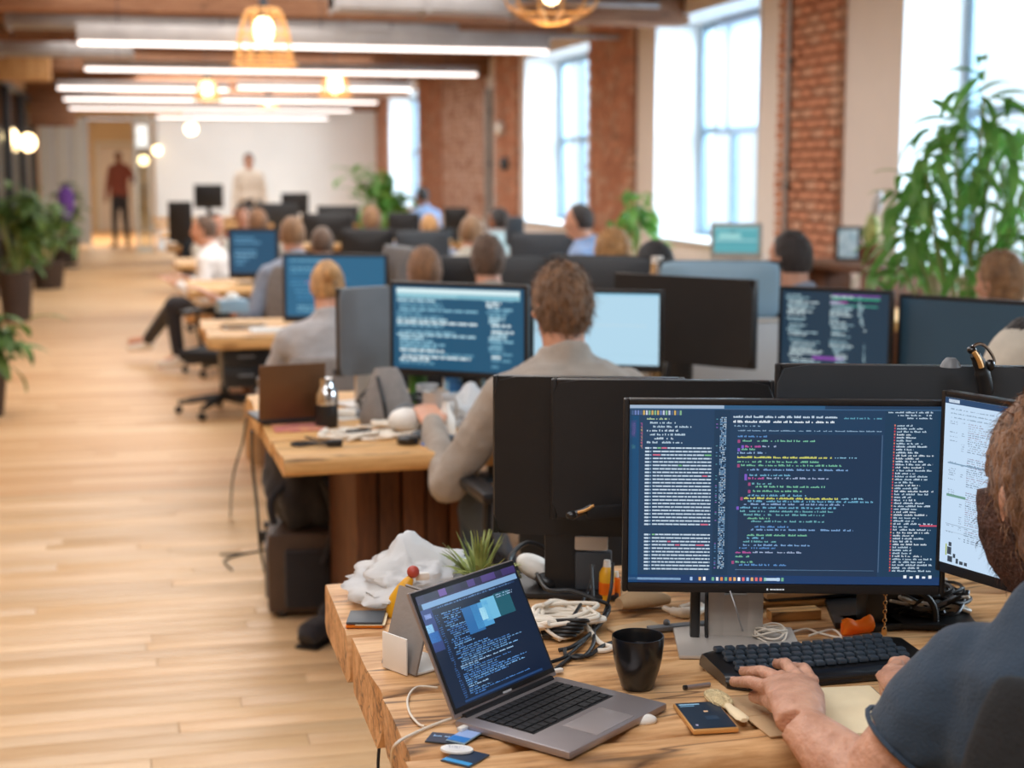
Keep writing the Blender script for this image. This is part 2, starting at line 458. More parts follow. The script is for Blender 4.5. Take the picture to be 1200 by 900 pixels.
    def grid(s, fn, nu, nv, m=None):
        vs = [fn(i / nu, j / nv) for j in range(nv + 1) for i in range(nu + 1)]
        fs = [(j * (nu + 1) + i, j * (nu + 1) + i + 1, (j + 1) * (nu + 1) + i + 1, (j + 1) * (nu + 1) + i) for j in range(nv) for i in range(nu)]
        return s.add(vs, fs, m)

    def mesh(s, name, mats, smooth=40):
        me = bpy.data.meshes.new(name)
        me.from_pydata(s.v, [], s.f)
        mats = mats if isinstance(mats, (list, tuple)) else [mats]
        for k in mats: me.materials.append(k)
        if len(mats) > 1: me.polygons.foreach_set('material_index', s.mi)
        if smooth:
            me.shade_smooth(); me.set_sharp_from_angle(angle=math.radians(smooth))
        me.update()
        return me

    def obj(s, name, mats, parent=None, loc=None, rot=None, smooth=40, label=None):
        o = bpy.data.objects.new(name, s.mesh(name, mats, smooth))
        COL.objects.link(o)
        if parent: o.parent = parent
        if loc is not None: o.location = loc
        if rot is not None: o.rotation_euler = rot
        if label: o['label'] = label
        return o


def thing(name, label, cat, loc=(0, 0, 0), rz=0.0, group=None, kind=None):
    o = bpy.data.objects.new(name, None); COL.objects.link(o)
    o.empty_display_size = 0.05
    o.location = loc; o.rotation_euler = (0, 0, rz)
    o['label'] = label; o['category'] = cat
    if group: o['group'] = group
    if kind: o['kind'] = kind
    return o


def tag(o, label, cat, group=None):
    o['label'] = label; o['category'] = cat
    if group: o['group'] = group
    return o


def struct(o, label, cat=None):
    o['kind'] = 'structure'; o['label'] = label
    if cat: o['category'] = cat
    return o


def inst(me, name, parent=None, loc=(0, 0, 0), rot=(0, 0, 0), sc=None):
    o = bpy.data.objects.new(name, me); COL.objects.link(o)
    if parent: o.parent = parent
    o.location = loc; o.rotation_euler = rot
    if sc: o.scale = sc
    return o


def remesh(o, vox, it=4, fac=0.6):
    m = o.modifiers.new('join', 'REMESH'); m.mode = 'VOXEL'; m.voxel_size = vox; m.use_smooth_shade = True
    if it:
        k = o.modifiers.new('soften', 'SMOOTH'); k.factor = fac; k.iterations = it
    return o
# =================================================================== STRUCTURE
XW, YB = 4.8, 30.3                    # right wall plane, back wall plane
HEAD, SILL, CEIL = 2.88, 0.88, 3.35

# ---- floor: narrow boards running across the room
slab = MB().box((1.6, 19.2, -0.045), (6.6, 45, 0.05))
floor = struct(slab.obj('floor', mat('subfloor', '#6b4a30', 0.9), smooth=0), 'pale honey-coloured narrow wooden floorboards running across the room')
BWD, PITCHY = 0.0835, 0.085
board_me = {}
for Lb in (0.9, 1.3, 1.7, 2.2):
    board_me[Lb] = MB().box((0, 0, 0), (Lb - 0.0015, BWD, 0.02), bev=0.0012).mesh('floorboard', M['floor'], 30)
rb = random.Random(3)
y = 3.2
while y < 7.4:
    x = -1.3 - rb.random() * 0.9
    while x < 1.0:
        Lb = rb.choice(list(board_me))
        inst(board_me[Lb], 'floorboard', floor, (x + Lb / 2, y, -0.01 + rb.uniform(-.0005, .0005)))
        x += Lb
    y += PITCHY
def far_boards(x0, x1, y0, y1, name):
    fb = MB(); y = y0
    while y < y1:
        x = x0 - rb.random() * 1.2
        while x < x1:
            Lb = rb.uniform(0.9, 2.4)
            a, b = max(x, x0), min(x + Lb, x1)
            if b > a + 0.03:
                fb.box(((a + b) / 2, y, -0.01 + rb.uniform(-.0006, .0006)), (b - a - 0.002, BWD, 0.02), m=rb.randrange(4))
            x += Lb
        y += PITCHY
    o = fb.obj(name, FM, floor, smooth=0); o['kind'] = 'stuff'
FM = [M['floor']] + [wood('floor_wood_tone_%d' % i, *c, along=(1.0, 22, 22), rough=0.42, knots=False, bump=0.10, rand=0) for i, c in enumerate(
    (('#e9c394', '#dfb483', '#cc9a68'), ('#deb17e', '#d2a26e', '#bd8954'), ('#e3b98a', '#d9aa76', '#c59260')))]
far_boards(1.4, 4.9, 3.2, 7.4, 'floorboards')
far_boards(-1.7, 4.9, -2.5, 3.1, 'floorboards')
far_boards(-1.7, 4.9, 7.4 + 0.04, 41, 'floorboards')

# ---- right wall with deep window recesses
openings = [(6.05, 9.05, 2.88), (11.35, 13.8, HEAD), (15.9, 18.68, HEAD), (25.8, 28.9, HEAD), (1.0, 4.2, HEAD)]
wr = MB()
TH = 0.55
edges = [-2.6] + [v for o in sorted(openings) for v in o[:2]] + [YB + 0.1]
for a, b in zip(edges[0::2], edges[1::2]):
    wr.box((XW + TH / 2, (a + b) / 2, 1.675), (TH, b - a, 3.35))
for a, b, h in openings:
    wr.box((XW + TH / 2, (a + b) / 2, SILL / 2), (TH, b - a, SILL))
    wr.box((XW + TH / 2, (a + b) / 2, (h + 3.35) / 2), (TH, b - a, 3.35 - h))
wall_r = struct(wr.obj('wall_right', M['beige_wall'], smooth=0), 'beige painted wall with brick piers and tall bright windows')
for i, (a, b, h) in enumerate(openings):
    w = thing('window_%d' % (i + 1), ['near window behind the tall leafy plant', 'tall window left of the conduit brick pier', 'tall window left of the plain brick pier', 'farthest narrow window beside the back wall', 'window beyond the right edge of the view'][i], 'window', (XW, (a + b) / 2, SILL))
    w['kind'] = 'structure'
    hw, hh = (b - a) / 2, h - SILL
    # plastered reveals, flush against the opening
    rv = MB()
    rv.box((0.27, hw - 0.008, hh / 2), (0.56, 0.016, hh)); rv.box((0.27, -hw + 0.008, hh / 2), (0.56, 0.016, hh))
    rv.box((0.27, 0, hh - 0.008), (0.56, 2 * hw - .04, 0.016)); rv.box((0.25, 0, 0.012), (0.62, 2 * hw - .04, 0.024))
    rv.obj('reveal', M['reveal'], w, smooth=0)
    fr = MB(); X = 0.47; t = 0.07
    for s in (-1, 1): fr.box((X, s * (hw - 0.016 - t / 2), hh / 2), (0.08, t, hh - 0.06), bev=.004)
    fr.box((X, 0, 0.024 + t / 2), (0.08, 2 * hw - 0.2, t), bev=.004); fr.box((X, 0, hh - 0.02 - t / 2), (0.08, 2 * hw - 0.2, t), bev=.004)
    fr.box((X, 0, hh * 0.50), (0.07, 2 * hw - 0.2, 0.06), bev=.004)
    fr.box((X, hw * 0.35, hh / 2), (0.07, 0.06, hh - 0.2), bev=.004)
    fr.obj('window_frame', M['frame_blue'], w)
    MB().box((X, 0, hh / 2), (0.006, 2 * hw - 0.16, hh - 0.14)).obj('pane', M['glass'], w, smooth=0)
    if i in (0, 1):
        bl = MB().box((X - 0.07, -hw * 0.18, hh - 0.30 - (0.25 if i == 1 else 0)), (0.004, 2 * hw - 0.75, 0.5 + (0.5 if i == 1 else 0)))
        bl.lathe([(0.028, -hw + .35), (0.028, hw - 0.4)], (X - 0.07, -hw * 0.18, hh - 0.05), 12, rot=(pi / 2, 0, 0), caps=True)
        bl.obj('roller_blind', M['blind'], w)
# ---- brick piers
rbk = random.Random(11)
brick_me = []
for k in range(4):
    b = MB().box((0, 0, 0), (0.07, 0.190, 0.060), bev=0.006)
    b.v = [(v[0] + 0.006 * noise.noise(Vector(v) * 30 + Vector((k * 9, 0, 0))), v[1] + .003 * noise.noise(Vector(v) * 24 + Vector((0, k * 7, 3))), v[2] + .002 * noise.noise(Vector(v) * 31)) for v in b.v]
    brick_me.append(b.mesh('brick', M['brick'] if k else M['brick2'], 0))
def pier(y0, y1, individual=False, mtl='brick', z0=0.86, z1=3.2, proud=0.03):
    back = MB().box((XW - proud / 2 + 0.005, (y0 + y1) / 2, (z0 + z1) / 2), (proud, y1 - y0, z1 - z0))
    bo = back.obj('mortar_bed', M['mortar'], wall_r, smooth=0)
    st = MB(); z = z0 + 0.035; c = 0
    while z < z1 - 0.03:
        y = y0 + 0.1 - (0.1 if c % 2 else 0)
        while y < y1 + 0.04:
            a, b2 = max(y - 0.095, y0), min(y + 0.095, y1)
            x = XW - proud - 0.004 + rbk.uniform(-0.006, 0.006)
            if b2 - a > 0.05:
                if individual:
                    inst(brick_me[rbk.randrange(4)], 'brick', wall_r, (x, (a + b2) / 2, z), (0, 0, 0), (1, (b2 - a) / 0.19, 1))
                else:
                    st.box((x, (a + b2) / 2, z), (0.06, b2 - a, 0.06), m=rbk.choice((0, 0, 1)))
            y += 0.204
        z += 0.073; c += 1
    if not individual:
        o = st.obj('brick_facing', [M[mtl], M['brick2']], wall_r, smooth=0); o['kind'] = 'stuff'
pier(9.86, 10.86, True)
pier(14.35, 15.82)
pier(18.98, 20.1)
pier(20.85, 23.7, mtl='brick_lit', proud=0.02)
pier(23.75, 25.75)
pier(28.95, 30.25)
# cream plinth box below the nearest brick pier
MB().box((XW - 0.16, 10.3, 0.43), (0.3, 1.2, 0.86), bev=.01).obj('plinth', M['white_wall'], wall_r, label='cream plinth under the nearest brick pier')

def conduit(yc, xx, z0, z1, r, label):
    t = thing('conduit_pipe', label, 'pipe', (xx, yc, z0), group=None)
    MB().lathe([(r, 0), (r, z1 - z0)], (0, 0, 0), 12, caps=True).obj('pipe', M['duct'], t)
    for z in (0.4, 1.3, 2.0): MB().box((0.012, 0, z), (0.04, r * 4.2, 0.03), bev=.003).obj('pipe_clamp', M['dark_metal'], t)
conduit(10.62, XW - 0.085, 1.0, 3.3, 0.022, 'grey conduit pipe running up the nearest brick pier')
conduit(20.5, XW - 0.06, 0.3, 2.6, 0.05, 'grey pipe between the two far brick panels')
# small fittings on the far pier
for yy, zz, s, lb in ((19.6, 2.05, 0.1, 'round white sensor high on a far brick pier'), (19.35, 1.6, 0.09, 'small dark box low on a far brick pier')):
    t = thing('wall_sensor', lb, 'sensor', (XW - 0.05, yy, zz))
    MB().ball((-0.06, 0, 0), (0.06, s, s)).obj('cover', M['white_plastic' if zz > 2 else 'charcoal'], t)
    MB().box((-0.015, 0, 0), (0.03, s * 1.4, s * 1.4), bev=.004).obj('back_plate', M['light_grey'], t)

# ---- wall behind the camera
struct(MB().box((1.6, -2.62, 1.675), (6.6, .12, 3.35)).obj('wall_front', M['white_wall'], smooth=0), 'white wall behind the viewer')

# ---- back wall, hallway
bw = MB().box((2.65, YB + 0.06, 1.675), (4.3, 0.12, 3.35))
wall_b = struct(bw.obj('wall_back', M['white_wall'], smooth=0), 'white painted end wall of the office')
struct(MB().box((2.65, YB - 0.012, 0.06), (4.28, 0.02, 0.12), bev=.004).obj('baseboard_back', M['reveal']), 'white baseboard of the end wall')
hb = MB().box((-0.2, 41.06, 1.4), (3.2, 0.12, 2.8)).obj('wall_hall_end', M['hall_wall'], smooth=0)
struct(hb, 'warm beige wall at the end of the hallway')
struct(MB().box((0.98, 35.75, 1.4), (0.12, 10.6, 2.8)).obj('wall_hall_right', M['hall_wall'], smooth=0), 'beige side wall of the hallway')
struct(MB().box((-1.78, 35.7, 1.4), (0.12, 10.7, 2.8)).obj('wall_hall_left', M['hall_wall'], smooth=0), 'beige left wall of the hallway')
struct(MB().box((-0.35, 35.8, 2.86), (2.9, 10.7, 0.08)).obj('ceiling_hall', M['grey_panel'], smooth=0), 'pale hallway ceiling')
# doorway in the hallway end with darker framed opening
d = thing('door_1', 'beige framed door at the far end of the hallway', 'door', (-0.28, 40.96, 0)); d['kind'] = 'structure'
MB().box((0, 0, 1.05), (0.86, 0.05, 2.1), bev=.01).obj('door_leaf', M['beige_wall'], d)
f_ = MB()
for s in (-1, 1): f_.box((s * 0.48, -0.02, 1.08), (0.09, 0.08, 2.16), bev=.01)
f_.box((0, -0.02, 2.2), (1.05, 0.08, 0.09), bev=.01); f_.obj('door_frame', M['white_wall'], d)
MB().ball((0.34, -0.06, 1.0), 0.03).obj('door_handle', M['chrome'], d)
# grey glazed screen left of the hallway
t = thing('glazed_screen', 'pale grey glazed screen left of the hallway opening', 'screen', (-1.22, 30.6, 0))
for k in range(3):
    MB().box((-0.32 + k * 0.32, 0, 1.3), (0.28, 0.03, 2.4), bev=.004).obj('panel', M['grey_panel'], t)
f_ = MB()
for k in range(4): f_.box((-0.48 + k * 0.32, 0, 1.3), (0.035, 0.06, 2.6), bev=.004)
f_.obj('frame', M['light_grey'], t)
# glass door leaf and posts right of the hallway opening
t = thing('glass_door', 'narrow glass door with pale posts left of the white wall', 'door', (0.27, 29.6, 0))
MB().box((0, 0, 1.2), (0.20, 0.012, 2.3)).obj('pane', M['partition_glass'], t, smooth=0)
f_ = MB()
for s in (-1, 1): f_.box((s * 0.13, 0, 1.25), (0.05, 0.07, 2.5), bev=.005)
f_.box((0, 0, 2.46), (0.2, 0.06, 0.08), bev=.005); f_.box((0, 0, 0.05), (0.2, 0.06, 0.1), bev=.005); f_.obj('post', M['grey_panel'], t)
MB().box((0.0, -0.03, 1.0), (0.03, 0.04, 0.5), bev=.008).obj('handle', M['dark_metal'], t)

# ---- left wall: timber header and glazed meeting rooms, seen only far down the room
lw = MB(); lw.box((-1.66, 7.2, 1.675), (0.12, 19.7, 3.35)); lw.box((-1.66, 29.6, 1.675), (0.12, 1.6, 3.35)); lw.box((-1.66, 23, 3.05), (0.12, 12, 0.6))
struct(lw.obj('wall_left', M['hall_wood'], smooth=0), 'timber clad left wall with glazed meeting rooms')
for i, (y0, y1) in enumerate(((17.2, 19.6), (19.8, 22.4), (22.6, 25.4), (25.6, 28.6))):
    t = thing('glazed_partition', ['nearest', 'second', 'third', 'farthest'][i] + ' dark framed glass meeting room partition on the left', 'partition', (-1.6, (y0 + y1) / 2, 0))
    h = (y1 - y0) / 2
    f_ = MB()
    for s in (-1, 1): f_.box((0, s * (h - 0.04), 1.37), (0.1, 0.08, 2.74), bev=.006)
    f_.box((0, 0, 2.7), (0.1, 2 * h - .16, 0.08), bev=.006); f_.box((0, 0, 0.06), (0.1, 2 * h - .16, 0.12), bev=.006)
    f_.obj('frame', M['dark_metal'], t)
    MB().box((0, 0, 1.35), (0.012, 2 * h - 0.16, 2.6)).obj('pane', M['partition_glass'], t, smooth=0)
struct(MB().box((-3.2, 23.7, 1.6), (0.1, 14.2, 3.2)).box((-2.44, 16.65, 1.6), (1.42, .1, 3.2)).box((-2.44, 30.75, 1.6), (1.42, .1, 3.2)).box((-2.44, 23.7, 3.25), (1.42, 14, .1)).box((-2.44, 23.7, -.03), (1.42, 14, .06)).obj('wall_meeting_room', M['hall_wood'], smooth=0), 'warm timber rear wall of the meeting rooms')
struct(MB().box((-1.25, 20.2, 2.92), (0.72, 0.35, 0.62), bev=.02).obj('trim_1', M['hall_wood']), 'boxed timber beam end upper left')
struct(MB().box((-1.2, 27.4, 2.55), (0.75, 0.3, 0.6), bev=.02).obj('trim_2', M['beam']), 'second boxed timber beam end at the left')
struct(MB().box((-0.3, 29.9, 2.78), (2.7, 0.4, 0.5), bev=.02).obj('trim_3', M['hall_wood']), 'timber lintel over the hallway opening')
struct(MB().box((2.75, 30.0, 2.86), (4.1, 0.45, 0.42), bev=.02).obj('trim_4', M['beam']), 'dark timber beam along the end wall')

# ---- ceiling with joists
cb = MB()
k = 0; xx = -1.6
while xx < 5.3:
    cb.box((xx + 0.1, 14, 3.37 + 0.006 * (k % 3)), (0.195, 33.5, 0.03)); xx += 0.2; k += 1
ceil_ = struct(cb.obj('ceiling', M['ceiling'], smooth=0), 'dark brown boarded ceiling between heavy joists')
k = 0; yy = 9.0
while yy < 29.5:
    MB().box((1.6, yy, 3.18), (6.5, 0.2, 0.34), bev=.012).obj('joist', M['beam'], ceil_)
    yy += 1.28; k += 1
for yy in (13.2, 20.8, 27.2):
    MB().box((1.6, yy, 2.95), (6.5, 0.28, 0.34), bev=.02).obj('cross_beam', M['beam'], ceil_)

def duct(c, size, label, name='ventilation_duct', mt='duct'):
    t = thing(name, label, 'duct', c)
    MB().box((0, 0, 0), size, bev=.02).obj('duct_body', M[mt], t)
    n = max(2, int(size[0] / 0.9)) if size[0] > size[1] else max(2, int(size[1] / 0.9))
    for i in range(n + 1):
        u = -0.5 + i / n
        if size[0] > size[1]: MB().box((u * size[0] * .98, 0, 0), (0.03, size[1] + .03, size[2] + .03), bev=.004).obj('flange', M['duct'], t)
        else: MB().box((0, u * size[1] * .98, 0), (size[0] + .03, 0.03, size[2] + .03), bev=.004).obj('flange', M['duct'], t)
    for u in (-.4, .4): MB().tube([(u * size[0], 0, size[2] / 2), (u * size[0], 0, 3.355 - c[2])], 0.008, smooth=False).obj('hanger', M['dark_metal'], t)
duct((2.35, 12.4, 2.86), (1.5, 0.36, 0.2), 'short grey duct above the right end of the first light strip')
duct((1.05, 15.0, 2.86), (4.2, 0.3, 0.12), 'long grey duct crossing above the second light strip')
duct((-0.6, 17.6, 2.8), (1.4, 0.3, 0.14), 'grey duct at the upper left')
for (ya, xa, xb, zz, lb) in ((12.9, -1.2, 4.5, 2.93, 'thin pipe crossing under the nearest joists'), (14.6, 0.2, 4.7, 2.8, 'thin pipe crossing toward the window wall')):
    t = thing('ceiling_pipe', lb, 'pipe', (xa, ya, zz))
    MB().tube([(0, 0, 0), (xb - xa, 0, 0)], 0.03, 10, smooth=False).obj('pipe', M['duct'], t)
    for u in (.15, .5, .85): MB().tube([((xb - xa) * u, 0, .02), ((xb - xa) * u, 0, 3.355 - zz)], 0.006, smooth=False).obj('hanger', M['dark_metal'], t)

# ---- linear lights
strips = [((92, 51), (644, 60)), ((100, 82), (562, 87)), ((68, 104), (268, 105)), ((277, 104), (486, 104)), ((76, 118), (447, 119)), ((82, 128), (415, 129)), ((183, 138), (387, 138))]
names = ['nearest and longest strip light', 'second strip light from the front', 'left half of the third row of strip lights', 'right half of the third row of strip lights',
         'fourth row strip light', 'fifth row strip light', 'farthest short strip light near the white wall']
for (a, b), nm in zip(strips, names):
    pa, pb = P(*a, z=2.5), P(*b, z=2.5)
    L = pb.x - pa.x; yc = (pa.y + pb.y) / 2
    t = thing('strip_light', nm + ', white glowing tube under a grey channel', 'light', ((pa.x + pb.x) / 2, yc, 2.5), group=None)
    MB().box((0, 0, 0.0), (L, 0.06, 0.032), bev=.012).obj('diffuser', M['tube_light'], t)
    ch_ = .13 if nm.startswith('nearest') else .07
    MB().box((0, 0, 0.018 + ch_ / 2), (L + .02, 0.09, ch_), bev=.006).obj('channel', M['duct'], t)
    for u in (-.42, 0, .42): MB().tube([(u * L, 0, .1), (u * L, 0, 0.83)], 0.004, 5, smooth=False).obj('hanger', M['dark_metal'], t)

def cage_pendant(loc, r, h, label, bulb_r=0.05, flat=False, wr=.0085):
    t = thing('cage_pendant', label, 'light', loc)
    c = MB(); n = 12
    prof = [(0.10 * r / .2, h), (r * .62, h * .94), (r * .86, h * .55), (r * .98, h * .15), (r, 0)] if not flat else [(r * .2, h), (r, h * .62), (r * .92, h * .3), (r * .5, 0.02), (r * .3, 0)]
    for k in range(n):
        a = 2 * pi * k / n
        c.tube([(q * math.cos(a), q * math.sin(a), z) for q, z in prof], wr, 6, 3)
    for q, z in prof[:-1] if not flat else prof[1:]:
        c.tube([(q * math.cos(2 * pi * i / 24), q * math.sin(2 * pi * i / 24), z) for i in range(25)], wr, 6, smooth=False)
    if not flat: c.tube([(r * 1.12 * math.cos(2 * pi * i / 24), r * 1.12 * math.sin(2 * pi * i / 24), -0.01) for i in range(25)], 0.012, 6, smooth=False)
    c.obj('wire_cage', M['brass_wire'], t)
    MB().ball((0, 0, h * .62), (bulb_r, bulb_r, bulb_r * 1.35)).obj('bulb', M['bulb'], t)
    MB().lathe([(0.0, h + .09), (.03, h + .09), (0.035, h + .02), (0.03, h * .62 + bulb_r * 1.2), (0, h * .62 + bulb_r * 1.2)], seg=12).obj('socket', M['dark_metal'], t)
    top = 3.36
    MB().tube([(0, 0, h + .08), (0, 0, top - loc[2])], 0.006, 6, smooth=False).obj('cord', M['cable_black'], t)
    l = bpy.data.lights.new('bulb_light', 'POINT'); l.energy = 4; l.color = (1, .78, .5); l.shadow_soft_size = bulb_r
    lo = bpy.data.objects.new('bulb_light', l); COL.objects.link(lo); lo.parent = t; lo.location = (0, 0, h * .62 - bulb_r * 2)
p = P(310, 75, d=11.5); cage_pendant(p, 0.215, 0.40, 'brass wire cage pendant hanging in front of the nearest strip light', 0.074, wr=.0065)
p = P(646, 28, d=8.0); cage_pendant(p, 0.24, 0.26, 'flat brass wire cage pendant cut by the top edge of the photo', 0.05, True, wr=.0048)
p = P(243, 116, d=17.5); cage_pendant(p, 0.13, 0.2, 'small glowing cage pendant left of centre between strip rows', 0.075)
p = P(393, 112, d=17.5); cage_pendant(p, 0.17, 0.22, 'small glowing cage pendant right of centre between strip rows', 0.085)
p = P(315, 126, d=22.5); cage_pendant(p, 0.13, 0.16, 'dim cage pendant among the farthest strip rows', 0.05)
def globe(pos, r, label, name='globe_pendant', cord=True):
    t = thing(name, label, 'light', pos)
    MB().ball((0, 0, 0), r).obj('globe', M['bulb'], t)
    MB().lathe([(0, r + .04), (.025, r + .04), (.03, r - .015), (0, r - .015)], seg=10).obj('socket', M['dark_metal'], t)
    if cord: MB().tube([(0, 0, r + .03), (0, 0, (2.66 if pos[1] > 29.5 else 3.36) - pos[2])], .006, 6, smooth=False).obj('cord', M['cable_black'], t)
    else: MB().box((0, 0.1, 0), (.03, .2, .03)).obj('bracket', M['dark_metal'], t)
globe(P(224, 151, d=25.5), 0.10, 'round glowing bulb hanging in front of the white wall')
globe(P(184, 176, d=29.2), 0.08, 'small glowing bulb beside the corner of the white wall')
globe(P(168, 188, d=28.6), 0.09, 'pale globe lamp above the glass door')
globe(P(11, 160, d=22.0), 0.12, 'added glowing globe for a light reflection at the left edge before the glazed rooms')  # glowing globe added in place of a bright reflection in the partition glass
globe(P(32, 167, d=24.0), 0.14, 'wider added globe for a light reflection at the left before the glazed rooms')  # second added globe standing in for a reflected light
# =================================================================== DESKS
def plank_mesh(L, wd, th, seed, rough=1.0, mtl='desk', wave=0.006):
    """a thick sawn plank, local x 0..L, y 0..wd, top at z=0, slightly uneven with rounded broken edges"""
    nx = max(8, int(L / 0.03)); b = MB()
    prof = []
    r = 0.011 * rough
    ny = max(4, int(wd / 0.035))
    pts = [(0, -th * .5), (0, -r * 1.6), (r * .35, -r * .45), (r, 0)] + [(r + (wd - 2 * r) * k / ny, 0) for k in range(1, ny)] + [(wd - r, 0), (wd - r * .35, -r * .45), (wd, -r * 1.6), (wd, -th * .5), (wd, -th + r), (wd - r, -th), (r, -th), (0, -th + r)]
    n = len(pts)
    for i in range(nx + 1):
        x = L * i / nx
        for (yy, zz) in pts:
            v = Vector((x * 3 + seed * 13.7, yy * 9, zz * 9))
            e = noise.noise(v); e2 = noise.noise(v * 3.1 + Vector((5, 5, 5)))
            edge = 1.0 if (yy < r * 1.1 or yy > wd - r * 1.1) else 0.12
            xx = x + (0.010 * noise.noise(Vector((3.3, (yy + seed) * 5, zz * 14))) if i in (0, nx) else 0)
            b.v.append((xx, yy + edge * rough * (wave * e + wave * .5 * e2), min(0.0, zz + (edge * rough * 0.006 * e2 if zz > -th * .4 else rough * .006 * e) - (0.0016 * abs(e) if edge < 1 else 0))))
    for i in range(nx):
        for k in range(n):
            k2 = (k + 1) % n
            b.f.append((i * n + k, (i + 1) * n + k, (i + 1) * n + k2, i * n + k2)); b.mi.append(0)
    b.f.append(tuple(range(n))); b.f.append(tuple(nx * n + k for k in range(n - 1, -1, -1))); b.mi += [0, 0]
    return b.mesh('plank', M[mtl], 50)

DZ = 0.74
def desk(label, x0, x1, cuts, th, mtl, legs, seed=0, rough=1.0, legmat='dark_wood', group=None):
    t = thing('wooden_desk', label, 'desk', (x0, cuts[0], 0), group=group)
    for i in range(len(cuts) - 1):
        g = 0.005 + 0.004 * ((i * 7 + seed) % 3)
        inst(plank_mesh(x1 - x0 - 0.01 * ((i + seed) % 2), cuts[i + 1] - cuts[i] - g, th, seed + i, rough, mtl), 'plank', t, (0.003 * ((i * 5 + seed) % 3), cuts[i] - cuts[0], DZ))
    dep = cuts[-1] - cuts[0]
    for lx in legs:
        # trestle of upright boards
        for k in range(5):
            MB().box((lx - x0 + .072 * (k - 2), dep * (.52 + .012 * (k % 2)), (DZ - th) / 2), (0.066, dep * 0.5, DZ - th - 0.004), bev=.008).obj('leg', M[legmat], t)
    MB().box(((x1 - x0) / 2, dep / 2, DZ - th - 0.035), (x1 - x0 - 0.5, 0.07, 0.06), bev=.006).obj('rail', M[legmat], t)
    return t
near_desk = desk('thick rough plank desk in the foreground carrying the open laptop', 0.335, 2.75, [1.835, 1.93, 2.185, 2.49, 2.83], 0.092, 'desk', (0.62, 2.3), 3, 1.5)

# =================================================================== MONITORS
def screen_mesh(w, h, marks, base, name='screen', grad=None):
    """flat print of the display: marks = (u0, v0, u1, v1, colour), v from the top"""
    v, f, c = [], [], []
    def q(u0, v0, u1, v1, col, y):
        n = len(v)
        v.extend([(-w / 2 + u0 * w, y, h - v0 * h), (-w / 2 + u0 * w, y, h - v1 * h), (-w / 2 + u1 * w, y, h - v1 * h), (-w / 2 + u1 * w, y, h - v0 * h)])
        f.append((n, n + 1, n + 2, n + 3)); c.extend([(*lin(col), 1)] * 4)
    q(0, 0, 1, 1, base, 0)
    for k, m in enumerate(marks):
        q(*m[:5], -0.0004 if len(m) > 5 else -0.0007)
    me = bpy.data.meshes.new(name); me.from_pydata(v, [], f)
    a = me.color_attributes.new('ink', 'FLOAT_COLOR', 'CORNER')
    flat = [k for x in c for k in x]
    a.data.foreach_set('color', flat)
    me.materials.append(M['screen']); me.update()
    return me

def text_line(out, rng, u0, u1, v, hgt, col, cw=0.0032, word=(2, 9), fill=0.85):
    u = u0
    while u < u1:
        n = rng.randint(*word)
        for k in range(n):
            if u >= u1: break
            if rng.random() < fill:
                hh = hgt * rng.choice((.55, .75, 1.0))
                out.append((u, v + hgt - hh, min(u + cw * .78, u1), v + hgt, col))
            u += cw
        u += cw * 1.3

def code_marks(seed, rows=34, cols=((0.04, 0.6), (0.66, 0.95)), pal=('#9fc2d6', '#6fa3c4', '#c7d9e2', '#7fc0a6', '#b884c8'), cw=0.012, lh=0.55, coarse=True, fill=.9, dens=.85):
    rng = random.Random(seed); out = []
    for (a, b) in cols:
        ind = 0
        for r in range(rows):
            v = 0.05 + 0.9 * r / rows
            if rng.random() > dens: continue
            ind = max(0, min(4, ind + rng.choice((-1, 0, 0, 1))))
            s = a + ind * 0.02; e = s + (b - s) * rng.uniform(0.25, 1)
            col = rng.choice(pal)
            if coarse:
                while s < e:
                    l = rng.uniform(0.02, 0.1); out.append((s, v, min(s + l, e), v + 0.9 / rows * lh, col)); s += l + 0.012
            else:
                text_line(out, rng, s, e, v, 0.9 / rows * lh, col, cw, fill=fill)
    return out

